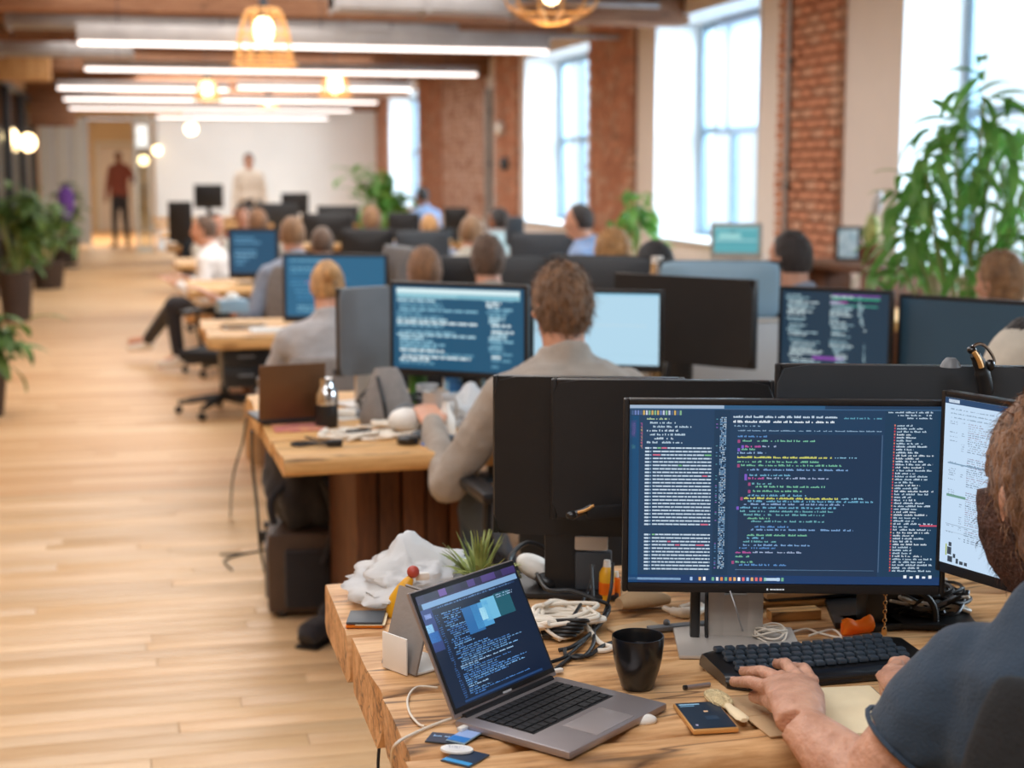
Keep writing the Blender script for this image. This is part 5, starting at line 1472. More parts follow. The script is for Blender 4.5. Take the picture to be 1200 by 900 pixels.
def chair(label, x, y, rz, mtl='mesh_fabric', backh=1.0, seatz=.46, group=None, base='dark_metal', w=.46, frame='black'):
    t = thing('office_chair', label, 'chair', (x, y, 0), rz, group)
    # sitter looks along +y; backrest on the -y side
    MB().box((0, .02, seatz - .03), (w, .44, .07), bev=.03).obj('seat', M[mtl], t)
    b = MB(); b.grid(lambda u, v: Vector(((u - .5) * w * (1 - .18 * (2 * abs(v - .45)) ** 3), -.24 - .03 * v + .05 * (2 * abs(u - .5)) ** 2 - .03 * math.sin(v * pi), seatz + .05 + v * (backh - seatz - .05))), 14, 14)
    o = b.obj('backrest', M[mtl], t, smooth=70); m = o.modifiers.new('solid', 'SOLIDIFY'); m.thickness = .035; m.offset = 0; bv = o.modifiers.new('round', 'BEVEL'); bv.width = .012; bv.segments = 2
    MB().box((0, -.285, seatz + .12), (.07, .03, .36), bev=.01).tube([(0, -.29, seatz), (0, -.22, seatz - .09), (0, -.05, seatz - .09)], .02).obj('back_support', M[frame], t)
    MB().lathe([(.028, .10), (.028, .30), (.018, .30), (.018, seatz - .07)], seg=14, caps=True).obj('gas_lift', M[base], t)
    MB().box((0, 0, seatz - .085), (.2, .22, .04), bev=.01).obj('mechanism', M[frame], t)
    for k in range(5):
        a = 2 * pi * k / 5 + .3; c, s = math.cos(a), math.sin(a)
        lg = MB().tube([(0.02 * c, .02 * s, .11), (.16 * c, .16 * s, .095), (.29 * c, .29 * s, .075)], [.024, .02, .015], 8, 3).obj('base_arm', M[base], t)
        MB().lathe([(0, -.022), (.022, -.02), (.026, 0), (.022, .02), (0, .022)], (.29 * c, .29 * s, .030), 12, rot=(pi / 2, 0, a)).obj('castor', M['black'], lg)
    for s in (-1, 1):
        MB().tube([(s * w * .52, -.10, seatz - .04), (s * w * .60, -.10, seatz + .10), (s * w * .60, -.10, seatz + .2)], .013).box((s * w * .60, -.03, seatz + .215), (.06, .24, .03), bev=.012).obj('armrest', M[frame], t)
    return t

# ------------------------------------------------ the bearded man in front
HC = P(1241, 584, d=1.99)
Rm = rotz(math.radians(-2))
man = thing('person', 'bearded man in a dark navy t-shirt typing at the right edge', 'person', (HC.x - .02, HC.y - .22, 0), 0)
O_ = Vector(man.location)
def wl(v): return Vector(v) - O_
hc = wl(HC); hc_ = hc
neck = wl(P(1275, 688, d=1.94)); nb_ = wl(P(1285, 735, d=1.90))
shL, shR = wl(P(1146, 785, d=1.87)), wl(P(1440, 770, d=1.76))
elL, wrL = wl(P(1016, 925, d=1.93)), wl(P(937, 848, z=.792))
hipm = Vector((0.06, .05, .50))
elR = wl(P(1250, 935, d=2.0)); wrR = wl(P(1075, 815, z=.80))
b = MB()
sp = (shL + shR) / 2
b.loft([hipm + Vector((0, 0, -.05)), hipm.lerp(sp, .35), hipm.lerp(sp, .7), sp + Vector((0, 0, -.02)), sp + Vector((0, .01, .03))], [(.17, .13), (.16, .12), (.19, .13), (.18, .11), (.10, .08)], (shR - shL).normalized(), 28)
b.loft([sp, nb_, neck, hc + Vector((0.01, -.02, -.05))], [(.09, .085), (.068, .07), (.060, .066), (.060, .064)], (1, 0, 0), 20)
add_head(b, hc, Rm @ Matrix.Rotation(-.1, 3, 'X'), 1.05)
for s_, e_, w_ in ((shL, elL, wrL), (shR, elR, wrR)):
    b.limb(s_, e_, .058, .047, 18)
    b.loft([e_, e_.lerp(w_, .12), e_.lerp(w_, .32), e_.lerp(w_, .62), e_.lerp(w_, .88), w_], [(.043, .043), (.047, .046), (.047, .045), (.040, .036), (.033, .027), (.032, .024)], (1, 0, .2), 18)
for s in (-1, 1):
    b.limb(hipm + Vector((s * .1, .03, -.02)), hipm + Vector((s * .14, .44, 0)), .085, .058); b.limb(hipm + Vector((s * .14, .44, 0)), Vector((s * .14, .42, .1)), .055, .038); b.limb(Vector((s * .14, .42, .08)), Vector((s * .15, .56, .04)), .036, .03)
# left hand on the keys
def HP(px, py, z): return wl(P(px, py, z=z))
pal_s = (HP(958, 812, .80) - HP(900, 812, .80)).normalized()
b.loft([wrL, HP(936, 832, .800), HP(932, 815, .804), HP(927, 803, .802), HP(925, 797, .798)], [(.032, .023), (.036, .022), (.040, .020), (.039, .016), (.034, .010)], pal_s, 22)
fing = [  # knuckle, middle joint, tip
    ((HP(901, 806, .796), HP(879, 799, .793), HP(860, 799, .772)), (.0108, .0095, .0080)),
    ((HP(916, 797, .800), HP(893, 787, .797), HP(871, 787, .774)), (.0112, .0098, .0082)),
    ((HP(934, 795, .802), HP(921, 778, .806), HP(910, 778, .776)), (.0108, .0095, .0080)),
    ((HP(952, 800, .798), HP(943, 783, .802), HP(931, 782, .776)), (.0098, .0086, .0074)),
    ((HP(915, 828, .785), HP(900, 819, .775), HP(884, 816, .765)), (.0150, .0125, .0100))]
for (k0, k1, k2), (r0, r1, r2) in fing:
    b.limb(k0, k1, r0, r1, 10); b.limb(k1, k2, r1, r2, 10)
    b.ball(k0 + Vector((0, 0, .003)), r0 * 1.05, 12, 8)
# right hand, mostly hidden behind the sleeve
b.loft([wrR, HP(1062, 800, .80), HP(1052, 790, .80)], [(.030, .022), (.036, .02), (.034, .014)], (.8, .6, 0), 16)
for (k0, k1, k2) in ((HP(1045, 785, .80), HP(1036, 797, .79), HP(1036, 812, .765)), (HP(1052, 780, .80), HP(1040, 786, .795), HP(1036, 798, .768)), (HP(1060, 776, .80), HP(1048, 776, .80), HP(1042, 786, .77)), (HP(1048, 795, .79), HP(1040, 806, .78), HP(1042, 818, .765))):
    b.limb(k0, k1, .0105, .009, 10); b.limb(k1, k2, .009, .0078, 10)
bo = b.obj('body', M['skin_arm'], man, smooth=70); remesh(bo, .0036, 3, .5)
for (k0, k1, k2), rr in fing[:4]:
    dd = (k2 - k1).normalized(); upn = (Vector((0, 0, 1)) - dd * dd.z).normalized(); sd = dd.cross(upn)
    MB().ball((0, 0, 0), (.0046, .006, .0012), 10, 6).obj('finger_nail', M['nail'], man, k2 + dd * .002 + upn * .0066, Matrix((sd, dd, upn)).transposed().to_euler())
# t-shirt
b = MB(); e = .014
b.loft([hipm + Vector((0, 0, -.06)), hipm.lerp(sp, .3), hipm.lerp(sp, .62), hipm.lerp(sp, .85), sp + Vector((0, -.01, 0)), sp + Vector((0.01, 0, .045)), nb_ + Vector((0, -.01, .01))],
       [(.20, .16), (.19, .15), (.205, .15), (.205, .14), (.178, .11), (.12, .09), (.078, .08)], (shR - shL).normalized(), 36, sq=.1)
for s_, e_ in ((shL, elL), (shR, elR)):
    b.ball(s_ + Vector((0, 0, -.004)), (.068, .068, .066))
    dv = e_ - s_
    b.loft([s_, s_ + dv * .2, s_ + dv * .42, s_ + dv * .58, s_ + dv * .63], [(.068, .068), (.070, .068), (.068, .066), (.064, .064), (.064, .064)], (1, 0, 0), 26)
so = b.obj('t_shirt', M['navy'], man, smooth=70); remesh(so, .007, 5, .6)
nz = so.modifiers.new('folds', 'DISPLACE'); nz.texture = FOLD; nz.strength = .016; nz.mid_level = .5
hem = MB(); dv = elL - shL; c0 = shL + dv * .62; ax = dv.normalized(); a1 = ax.orthogonal().normalized(); a2 = ax.cross(a1)
hem.tube([c0 + (a1 * math.cos(q * pi / 12) + a2 * math.sin(q * pi / 12)) * .0635 for q in range(25)], .0035, 6, smooth=False); hem.obj('sleeve_hem', M['navy'], man)
b = MB(); b.loft([hipm + Vector((0, 0, -.1)), hipm, hipm + Vector((0, 0, .06))], [(.17, .14), (.205, .165), (.195, .155)], (1, 0, 0), 24)
for s in (-1, 1): b.limb(hipm + Vector((s * .1, .03, -.02)), hipm + Vector((s * .14, .44, 0)), .10, .07); b.limb(hipm + Vector((s * .14, .44, 0)), Vector((s * .14, .42, .12)), .068, .055)
remesh(b.obj('trousers', M['denim'], man, smooth=60), .014, 3, .5)
for s in (-1, 1):
    b = MB(); b.loft([Vector((s * .14, .36, .045)), Vector((s * .14, .42, .055)), Vector((s * .145, .52, .04)), Vector((s * .15, .60, .03))], [(.03, .035), (.045, .05), (.048, .038), (.03, .02)], (1, 0, 0), 16); remesh(b.obj('shoe', M['black'], man), .012, 2)
Rh = Rm @ Matrix.Rotation(-.1, 3, 'X')
ho = hair_cap('medium', 2.0, 1.04, 1.6, .7).obj('hair', M['hair_ginger'], man, hc, Rh.to_euler(), smooth=60)
s3 = inst(strands(ho.data, 7000, .030, 3, M['hair_ginger'], .0008, .86, -.11), 'hair_strands', ho); s3['kind'] = 'stuff'
bd = MB(); bd.ball((0, 0, 0), 1, 48, 32); out = []
for v in bd.v:
    d = Vector(v).normalized(); q = Vector((d.x * .083, d.y * .098 + .012, d.z * .118 - .016))
    lower = (q.z < -.045 + .03 * max(0, -d.y)) and d.y > -.28
    side = abs(d.x) > .62 and -.45 < d.y < .55 and q.z < .01
    moustache = d.y > .8 and -.055 < q.z < -.035
    n_ = noise.noise(d * 14) * .005
    q = q * (1.05) + d * (.006 + n_) if (lower or side) else q * .82
    out.append(tuple(q))
bd.v = out
bo_ = bd.obj('beard', mat('beard_brown', '#4d3023', .7, var=.4, scale=60, bump=.8, bscale=160), man, hc, Rh.to_euler(), smooth=60)
ps_ = [p for p in bo_.data.polygons]
s4 = inst(strands(bo_.data, 2600, .016, 5, bo_.data.materials[0], .0007, .6, -.16), 'beard_strands', bo_); s4['kind'] = 'stuff'
for s in (-1, 1): MB().ball(hc + Rh @ Vector((s * .034, .092, .014)), (.012, .006, .008)).obj('eye', M['white_plastic'], man)
# black chair of the bearded man
chp = P(1384, 822, d=1.53); ca_ = math.radians(-12)
cfg = chair('black office chair holding the bearded man, cut by the right edge', chp.x - .27 * math.sin(ca_), chp.y + .27 * math.cos(ca_), ca_, 'mesh_fabric', backh=1.0, w=.44)

# ------------------------------------------------ man in grey-beige shirt at the second desk
person('short-haired man seen from behind in a wrinkled beige-grey shirt at the middle desk', (657, 311, 4.2), 3, lean=.10, shirt='beige_shirt', hair='hair_mid', style='medium', trousers='denim',
       hands={-1: (-.30, .36, .78), 1: (.26, .36, .78)}, vox=.012, strandn=3500, seedh=1.7, look=8, shoes='brown_leather', k=1.03)
# =================================================================== MIDDLE AND FAR ROWS
mid_desk = desk('thick plank desk in the middle row with the bronze laptop on its corner', 0.372, 4.25, [4.11, 4.42, 4.74, 5.05, 5.36], .05, 'desk2', (0.80, 3.4), 5, 1.0)
row3 = desk('wooden desk of the third row behind the woman with the hair bun', 0.33, 4.2, [7.26, 7.7, 8.15], .06, 'desk2', (0.8, 3.5), 2, .5)
rows = []
for i, (yy, lb) in enumerate(((10.15, 'wooden desk of the fourth row behind the man with the grey chair'), (13.0, 'wooden desk of the fifth row'), (16.1, 'wooden desk of the sixth row'),
                              (19.2, 'wooden desk of the seventh row'), (22.4, 'wooden desk of the eighth row, in front of the standing woman'), (25.6, 'farthest wooden desk in front of the white end wall'))):
    rows.append(desk(lb, 0.36, 4.1, [yy, yy + .5, yy + 1.0], .05, 'desk2', (0.9, 3.5), i, .4))

PALE = ('#a9cfdd', '#7fb3c9', '#d3e6ec', '#5f95ae')
mF, *_ = monitor('blue and white code screen left of the beige-shirted man', (459.5, 438), (620, 429), 328, 4.98, 4.78, 'front', 'black', code_marks(3, 24, ((.03, .66), (.70, .95)), PALE, lh=.72, dens=.95), '#1d5372',
                 stand='post', frame=.012, foot=(.22, .16))
# pale top band of that screen
me = screen_mesh(.43, .03, [(0, .0, 1, .5, '#d7eef2', 1), (.5, .55, .98, 1, '#7db8c9', 1)], '#8fc6d4'); inst(me, 'title_bar', mF, (-.0, -.0125, mF['h'] + (P(459.5, 438, d=4.98).z - DZ) - .05))
mG, *_ = monitor('black edged monitor with a grey back standing side-on by the silver bottle', (396, 441), (458, 436), 337, 5.0, 5.12, 'back', 'grey', None, '#20384f', stand='post', bulge=.012, frame=.02, stand_dx=0, foot=(.16, .14), low=True)
mH, *_ = monitor('pale blue blank screen right of the beige-shirted man', (622, 432), (777, 433), 336.5, 4.95, 4.85, 'front', 'charcoal', [(0, 0, 1, .03, '#8fc6e0', 1), (.25, .44, .9, .45, '#c6dbe6', 1), (0, .86, 1, .865, '#a9cfe2', 1), (.12, .68, .14, .74, '#4f9fc0', 1)], '#b3d8ec', stand='post', frame=.012)
mI, *_ = monitor('matte black monitor back leaning in front of the pale blue shell', (721, 418), (885, 434), 318.5, 5.3, 4.95, 'back', 'matte_black', None, '#20384f', stand='post', bulge=.012, low=True)
mJ, *_ = monitor('pale blue shelled monitor back behind the matte black one', (772, 372), (914, 371), 304, 5.72, 5.66, 'back', 'blue_grey', None, '#20384f', stand='post', bulge=.02, low=True)
t = thing('desk_divider', 'grey desk divider under the pale blue monitor back', 'divider', P(875, 440, d=5.6) * 1.0)
t.location.z = DZ
MB().box((0, 0, .115), (.46, .02, .22), bev=.006).obj('panel', M['light_grey'], t); MB().box((0, 0, .232), (.46, .03, .014), bev=.004).obj('top_rail', M['silver'], t)
# wide glass tube
t = thing('steel_flask', 'steel flask between the two grey monitor backs in the middle row', 'flask', P(769, 400, d=5.75)); t.location.z = DZ
MB().lathe([(0, .001), (.028, .001), (.03, .006), (.03, .40), (.026, .43), (0, .43)], seg=20).obj('body', M['chrome'], t); MB().lathe([(0, .43), (.022, .43), (.022, .455), (0, .455)], seg=16).obj('lid', M['white_plastic'], t)
mM, *_ = monitor('dark grey monitor back right behind the head of the beige-shirted man', (646, 352), (765, 355), 298, 5.95, 5.85, 'back', 'charcoal', None, '#20384f', stand='post', bulge=.015, low=True, deskz=.74)
mK, *_ = monitor('dark code screen with green and purple lines left of the tall plant', (912, 436), (1045, 437), 334, 5.15, 4.95, 'front', 'charcoal',
                 code_marks(8, 30, ((.03, .42), (.46, .68), (.72, .8)), ('#a9c6cf', '#8fb0bc', '#c3d6da', '#7fa0ac'), lh=.55) + [(.48, .03, .92, .055, '#7a3f9a', 1), (.48, .065, .92, .09, '#2fa07a', 1), (.46, .115, .62, .14, '#a04a9a', 1), (.3, .84, .6, .88, '#8a4aa8', 1), (.55, .16, .9, .18, '#3f8f80', 1)],
                 '#22384a', stand='post', frame=.012)
mL, *_ = monitor('large switched-off monitor reflecting blue below the tall plant', (1052, 440), (1232, 447), 343, 5.0, 4.65, 'front', 'charcoal', None, on=False, stand='post', frame=.012)

# third row
monitor('blue code screen in front of the woman with the hair bun', (333, 377), (456, 377), 296, 7.62, 7.55, 'front', 'black', code_marks(14, 14, ((.05, .9),), ('#4f8fb2', '#6fa6c0', '#3f7fa6'), lh=.5, dens=.6) + [(.2, .42, .4, .46, '#a86a9a', 1), (.3, .62, .42, .7, '#a9d0e8', 1), (.3, .78, .45, .82, '#9a4a9a', 1)], '#2b6587', stand='post', frame=.016)
monitor('grey shelled monitor seen edge-on behind the blue and white code screen', (452, 352), (490, 350), 286, 7.75, 7.4, 'back', 'grey', None, '#20384f', stand='post', bulge=.03, low=True)
monitor('left of two wide black monitor backs in the third row', (490, 352), (566, 352), 299, 7.95, 7.9, 'back', 'black', None, '#20384f', stand='post', bulge=.02, low=True)
monitor('right of two wide black monitor backs in the third row', (568, 352), (646, 352), 300, 7.9, 7.85, 'back', 'charcoal', None, '#20384f', stand='post', bulge=.02, low=True)
monitor('teal spreadsheet screen on the window side of the third row', (832, 304), (893, 304), 261, 8.3, 8.25, 'front', 'light_grey', [(0, 0, 1, .12, '#7fc0c8', 1), (0, .5, 1, .54, '#b9dfe0', 1), (0, .62, 1, .66, '#4f9aa6', 1), (.35, .16, .5, .22, '#2a6f80', 1), (.1, .25, .6, .45, '#9fd6d6', 1)], '#5fabb4', stand='post', frame=.02)
# fourth row
monitor('tall dark blue code screen facing the man with cropped hair', (269, 326), (328, 326), 267, 10.55, 10.5, 'front', 'black', code_marks(22, 9, ((.08, .7),), ('#7fb0cc', '#5f95b6'), lh=.5), '#22506e', stand='post', frame=.02)
monitor('brown-black monitor back left of a pair in the fourth row', (400, 312), (462, 312), 268, 10.6, 10.6, 'back', 'black', None, stand='post', bulge=.02, low=True)
monitor('charcoal monitor back right of a pair in the fourth row', (464, 312), (527, 312), 270, 10.5, 10.5, 'back', 'charcoal', None, stand='post', bulge=.02, low=True)
monitor('dark blue monitor back on the window side of the fourth row', (598, 314), (690, 314), 272, 10.4, 10.3, 'back', 'charcoal', None, stand='post', bulge=.02, low=True)
monitor('pale cyan screen between the seated heads of the fourth row', (572, 304), (600, 304), 268, 10.75, 10.7, 'front', 'light_grey', [(0, .5, 1, .55, '#9fcfd8', 1)], '#c9e6ec', stand='post', frame=.02)
# fifth to eighth rows
far_m = [((354, 284), (414, 284), 250, 13.5, 'black', 'left black monitor back in the fifth row'), ((455, 280), (492, 280), 249, 13.4, 'matte_black', 'right black monitor back in the fifth row'),
         ((198, 283), (226, 283), 236, 15.95, 'black', 'black monitor back at the aisle end near the white wall corner'), ((372, 262), (420, 262), 241, 16.6, 'charcoal', 'grey monitor back in the sixth row'),
         ((520, 268), (548, 268), 243, 16.5, 'black', 'small black monitor back in the sixth row by the brick wall'), ((300, 262), (350, 262), 238, 16.7, 'charcoal', 'small grey monitor back in the sixth row below the standing woman'),
         ((228, 244), (262, 244), 216, 22.5, 'black', 'black monitor back against the white end wall'), ((330, 250), (362, 250), 226, 22.6, 'black', 'tiny black monitor back right of the standing woman')]
for a, b_, ty, d_, sh_, lb in far_m:
    monitor(lb, a, b_, ty, d_, d_, 'back', sh_, None, stand='post', bulge=.02, low=True)
t = thing('desk_speaker', 'dark loudspeaker on a stalk before the window end of the fourth row', 'speaker', P(603, 300, d=10.5)); t.location.z = DZ
MB().box((0, 0, .36), (.12, .1, .2), bev=.02).obj('cabinet', M['charcoal'], t); MB().tube([(0, 0, .012), (0, 0, .27)], .012, 8, smooth=False).obj('stalk', M['black'], t); MB().lathe([(0, .001), (.07, .001), (.07, .012), (0, .014)], seg=18).obj('foot', M['black'], t)

# ---------------------------------------------------------------- people further back
def seated(label, head, face, hair, style, shirt, chair_m='mesh_fabric', lean=.10, ch=True, **kw):
    t = person(label, head, face, lean, shirt, hair, style, **kw)
    if ch:
        assert len(label.split(',')[0].split()) <= 11, label
        chair('%s office chair of the %s' % ({'mesh_fabric': 'black', 'grey_fabric': 'grey', 'tan_fabric': 'tan'}[chair_m], label.split(',')[0]), t.location.x, t.location.y, math.radians(face), chair_m, backh=.86 if chair_m != 'grey_fabric' else .95, w=.44)
    return t
chair('black office chair of the man in the beige-grey shirt', P(657, 311, d=4.2).x, P(657, 311, d=4.2).y - .12, math.radians(3), 'mesh_fabric', backh=.80, w=.44)
person('light-haired woman with a bun and a pale grey top', (383, 303, 6.2), 2, .10, 'soft_grey', 'hair_blond', 'bun', seedh=2.2, vox=.014, k=.97, hands={-1: (-.14, .36, .78), 1: (.14, .36, .78)})
chair('grey fabric office chair of the woman with the bun', P(383, 303, d=6.2).x, P(383, 303, d=6.2).y - .10, 0, 'grey_fabric', backh=.80, w=.44)
person('man with cropped fair hair in a blue-grey shirt reaching left at the third desk', (342, 253, 8.95), 12, .12, 'grey_shirt', 'hair_light', 'short', seedh=3.3, vox=.015, sleeves=.62, hands={-1: (-.50, .06, .80), 1: (.2, .38, .78)})
chair('grey fabric office chair of the man with cropped fair hair', P(342, 253, d=8.95).x, P(342, 253, d=8.95).y - .12, .15, 'grey_fabric', backh=.98, w=.46)
# man by the aisle with his leg stretched out
pt = P(243, 252, d=11.35); r4 = rotz(math.radians(75))
ftw = P(168, 403, z=.14)
loc = r4.inverted() @ (ftw - Vector(((pt - r4 @ Vector((0, .12, 0))).x, (pt - r4 @ Vector((0, .12, 0))).y, 0)))
Lg = {1: (Vector((.09, .02, .5)), Vector((.12, .40, .50)), Vector((.12, .36, .12)), Vector((.12, .5, .05))),
      -1: (Vector((-.09, .02, .5)), Vector((loc.x * .5 - .06, loc.y * .52, .50)), Vector((loc.x, loc.y * .92, .17)), Vector((loc.x, loc.y * 1.08, .16)))}
person('man in a white top with one dark-trousered leg stretched into the aisle', (238, 252, 11.35), 75, .12, 'white_shirt', 'hair_brown', 'short', seedh=4.1, legs=Lg, trousers='black_cloth', hands={-1: (-.2, .30, .70), 1: (.2, .30, .70)}, shoes='white_plastic', sleeves=.9)
chair('tan office chair of the man in the white top', P(238, 252, d=11.35).x + .12, P(238, 252, d=11.35).y, math.radians(75), 'tan_fabric', backh=.88, w=.42)
chair('empty black office chair at the aisle end of the fourth row', P(258, 480, z=.0).x + .02, P(258, 480, z=0).y - .2, 2.6, 'mesh_fabric', backh=.70, seatz=.42, w=.38)
people = [
    ('dark-haired tanned person at the fifth row aisle end', (253, 249, 14.4), 200, 'hair_black', 'short', 'pale_shirt', dict(k=1.0, face_detail=True)),
    ('brown-haired person behind the tall dark code screen', (284, 240, 15.4), 170, 'hair_brown', 'medium', 'rust_shirt', dict(face_detail=True)),
    ('ginger-haired person beside the brown-haired one in the fifth row', (302, 246, 12.1), 0, 'hair_ginger', 'medium', 'beige_shirt', dict()),
    ('brown-haired head just right of the cropped fair-haired man', (377, 265, 9.7), 0, 'hair_brown', 'short', 'black_cloth', dict()),
    ('light brown-haired head above the left fourth row monitor back', (435, 242, 12.0), 0, 'hair_light', 'medium', 'blue_shirt', dict()),
    ('sandy-haired head above the right fourth row monitor back', (503, 250, 11.95), 0, 'hair_blond', 'short', 'grey_shirt', dict()),
    ('light brown-haired person with ear showing behind the third row backs', (553, 252, 9.55), -30, 'hair_light', 'short', 'pale_shirt', dict()),
    ('brown tousled head low behind the third row black backs', (571, 277, 7.0), 0, 'hair_brown', 'medium', 'beige_shirt', dict()),
    ('ginger head barely showing above the grey monitor shell', (497, 287, 6.4), 0, 'hair_ginger', 'short', 'grey_shirt', dict()),
    ('dark-haired person in a rust top near the far brick wall', (584, 243, 12.1), 40, 'hair_black', 'short', 'rust_shirt', dict(skin='skin_dark')),
    ('dark-haired man in a blue shirt before the window', (678, 238, 9.6), 60, 'hair_dark', 'short', 'blue_shirt', dict()),
    ('curly blond head right behind the grey monitor back', (718, 271, 6.95), 0, 'hair_blond', 'curly', 'cream_shirt', dict()),
    ('black-haired head beside the steel flask', (766, 281, 5.95), 20, 'hair_black', 'short', 'pale_shirt', dict()),
    ('dark-haired man left of the cactus by the window', (926, 269, 6.3), 25, 'hair_dark', 'short', 'grey_shirt', dict(k=1.08, vox=.014)),
    ('light brown-haired man in front of the tall plant', (1172, 296, 6.15), 20, 'hair_light', 'medium', 'pale_shirt', dict(k=1.12, vox=.014)),
    ('dark-haired person small and seated before the farthest window', (494, 219, 18.2), 30, 'hair_black', 'short', 'blue_shirt', dict(skin='skin_dark')),
]
for lb, hd_, fc, hr, st, shr, kw in people:
    r_ = rotz(math.radians(fc))
    seated(lb, hd_, fc, hr, st, shr, ch=True, seedh=hd_[0] * .013, vox=kw.pop('vox', .019), hands={-1: (-.14, .36, .79), 1: (.14, .36, .79)}, **kw)
# person with a pale hood at the right edge, opposite side of the near desk
person('dark-haired person in a pale hooded top cut by the right edge', (1208, 371, 3.45), -60, .06, 'pale_shirt', 'hair_black', 'short', seedh=5, vox=.012, hands={-1: (-.16, .28, .62), 1: (.16, .28, .62)}, hoody=True, face_detail=True)
ph = P(1208, 371, d=3.45)
chair('black office chair of the person in the pale hooded top', ph.x - .05, ph.y - .02, math.radians(-60), 'mesh_fabric', backh=.85, w=.44)
person('standing woman in a cream blouse and dark skirt before the white end wall', (291, 180, 20.9), 175, .02, 'cream_shirt', 'hair_dark', 'medium', seated=False, trousers='black_cloth', vox=.018, hands={-1: (-.24, .06, .90), 1: (.22, .10, .92)}, k=.86, face_detail=True, shoes='black', hipz=1.1)
person('person in a dark red jacket and dark trousers standing in the hallway', (138, 177, 30.2), 160, .02, 'rust_shirt', 'hair_black', 'short', seated=False, trousers='dark_trousers', vox=.02, hands={-1: (-.34, .15, 1.28), 1: (.26, .08, .95)}, skin='skin_dark', shoes='black')

# ---------------------------------------------------------------- plants
def leaf_mesh(L, w, bend, name='leaf', mtl='leaf', seg=7):
    b = MB(); vs = []; fs = []
    for i in range(seg + 1):
        u = i / seg; ang_ = bend * u; x = L * (math.sin(ang_) / bend if bend > .01 else u); z = -L * (1 - math.cos(ang_)) / bend if bend > .01 else 0
        ww = w * (math.sin(pi * min(1, u * .92 + .06)) ** .8)
        for s in (-1, 0, 1): vs.append((x, s * ww, z - (.25 * ww if s == 0 else 0)))
    for i in range(seg):
        for s in (0, 1): fs.append((i * 3 + s, i * 3 + s + 1, (i + 1) * 3 + s + 1, (i + 1) * 3 + s))
    b.add(vs, fs); me = b.mesh(name, M[mtl], 0); me.shade_smooth(); return me
rp_ = random.Random(31)
def bushy(name, label, base, pot, foliage_pts, leaf_l, leaf_w, n, mtl='leaf', group=None, bend=(1.0, 1.9), stems=4, pieces=True, pot_m='pot_dark', zc=0.0):
    """pot = (radius, height); foliage_pts = tuft centres in local metres"""
    t = thing(name, label, 'plant', base, 0, group)
    r, h = pot
    MB().lathe([(0, .001), (r * .78, .001), (r * .8, .01), (r, h - .03), (r * 1.04, h - .02), (r * 1.04, h), (r * .92, h), (r * .9, h - .05), (0, h - .05)], seg=28).obj('pot', M[pot_m], t)
    MB().lathe([(0, h - .04), (r * .9, h - .045)], seg=20).obj('soil', M['soil'], t)
    ms = [leaf_mesh(leaf_l * a, leaf_w * b_, rp_.uniform(*bend), mtl=mtl) for a, b_ in ((1, 1), (.8, .9), (1.15, .85), (.65, 1))]
    st = MB()
    for c in foliage_pts[:stems * 3:1]:
        st.tube([(c[0] * .12, c[1] * .12, h - .05), (c[0] * .5, c[1] * .5, h + (c[2] - h) * .55), c], max(.006, leaf_w * .28), 7, 4)
    st.obj('stem', M['cane'], t)
    if pieces:
        for k in range(n):
            c = foliage_pts[k % len(foliage_pts)]; az = rp_.uniform(0, 2 * pi); el_ = rp_.uniform(-.9, .5)
            o = inst(rp_.choice(ms), 'leaf', t, (c[0] + rp_.gauss(0, leaf_l * .10), c[1] + rp_.gauss(0, leaf_l * .10), c[2] + rp_.gauss(0, leaf_l * .22)))
            o.rotation_euler = (rp_.uniform(-.5, .5), el_, az)
    else:
        b = MB()
        for k in range(n):
            c = Vector(foliage_pts[k % len(foliage_pts)]); me = rp_.choice(ms); R = Euler((rp_.uniform(-.5, .5), rp_.uniform(-.9, .5), rp_.uniform(0, 6.3))).to_matrix()
            off = Vector((rp_.gauss(0, leaf_l * .25), rp_.gauss(0, leaf_l * .25), rp_.gauss(0, leaf_l * .3)))
            b.add([c + off + R @ v.co for v in me.vertices], [tuple(p.vertices) for p in me.polygons])
        o = b.obj('foliage', M[mtl], t, smooth=60); o['kind'] = 'stuff'
    return t
# tall dracaena by the near window
pb = P(1135, 300, d=6.9); base = Vector((pb.x, pb.y, 0))
tufts = []
for (px_, py_) in ((1152, 115), (1165, 150), (1100, 150), (1120, 185), (1085, 205), (1140, 200), (1178, 190), (1195, 170), (1060, 255), (1075, 290), (1110, 240), (1090, 255), (1150, 255), (1188, 250), (1050, 300), (1100, 300), (1130, 310), (1170, 300), (1210, 220), (1225, 150), (1215, 290), (1120, 160), (1068, 235)):
    q = P(px_, py_, d=6.9 + rp_.uniform(-.35, .35)); tufts.append((q.x - base.x, q.y - base.y, q.z))
bushy('tall_plant', 'tall dracaena-like plant with long drooping green leaves before the near window', base, (.2, .42), tufts, .27, .024, 270, stems=8, bend=(1.1, 2.1), pot_m='pot_white')
# dark potted plants along the aisle
def aisle_plant(lb, px_, py_, r, h, top, n, spread, mtl='leaf_dark'):
    b = P(px_, py_, z=0)
    f = [(rp_.uniform(-1, 1) * spread, rp_.uniform(-1, 1) * spread, h + rp_.uniform(.08, top)) for k in range(12)]
    return bushy('potted_plant', lb, b, (r, h), f, .24, .04, n, mtl, bend=(.8, 1.6), pieces=False, stems=3)
aisle_plant('dark potted plant nearest along the left aisle, its leaves cut by the left edge', -22, 487, .17, .34, .2, 70, .13)
aisle_plant('bushy plant in a tall dark planter second along the left aisle', 20, 376, .17, .50, .72, 200, .26)
aisle_plant('bushy plant in a dark planter third along the left aisle', 57, 338, .22, .36, .62, 170, .26)
aisle_plant('leafy plant farthest along the left aisle', 76, 309, .25, .42, .75, 150, .18)
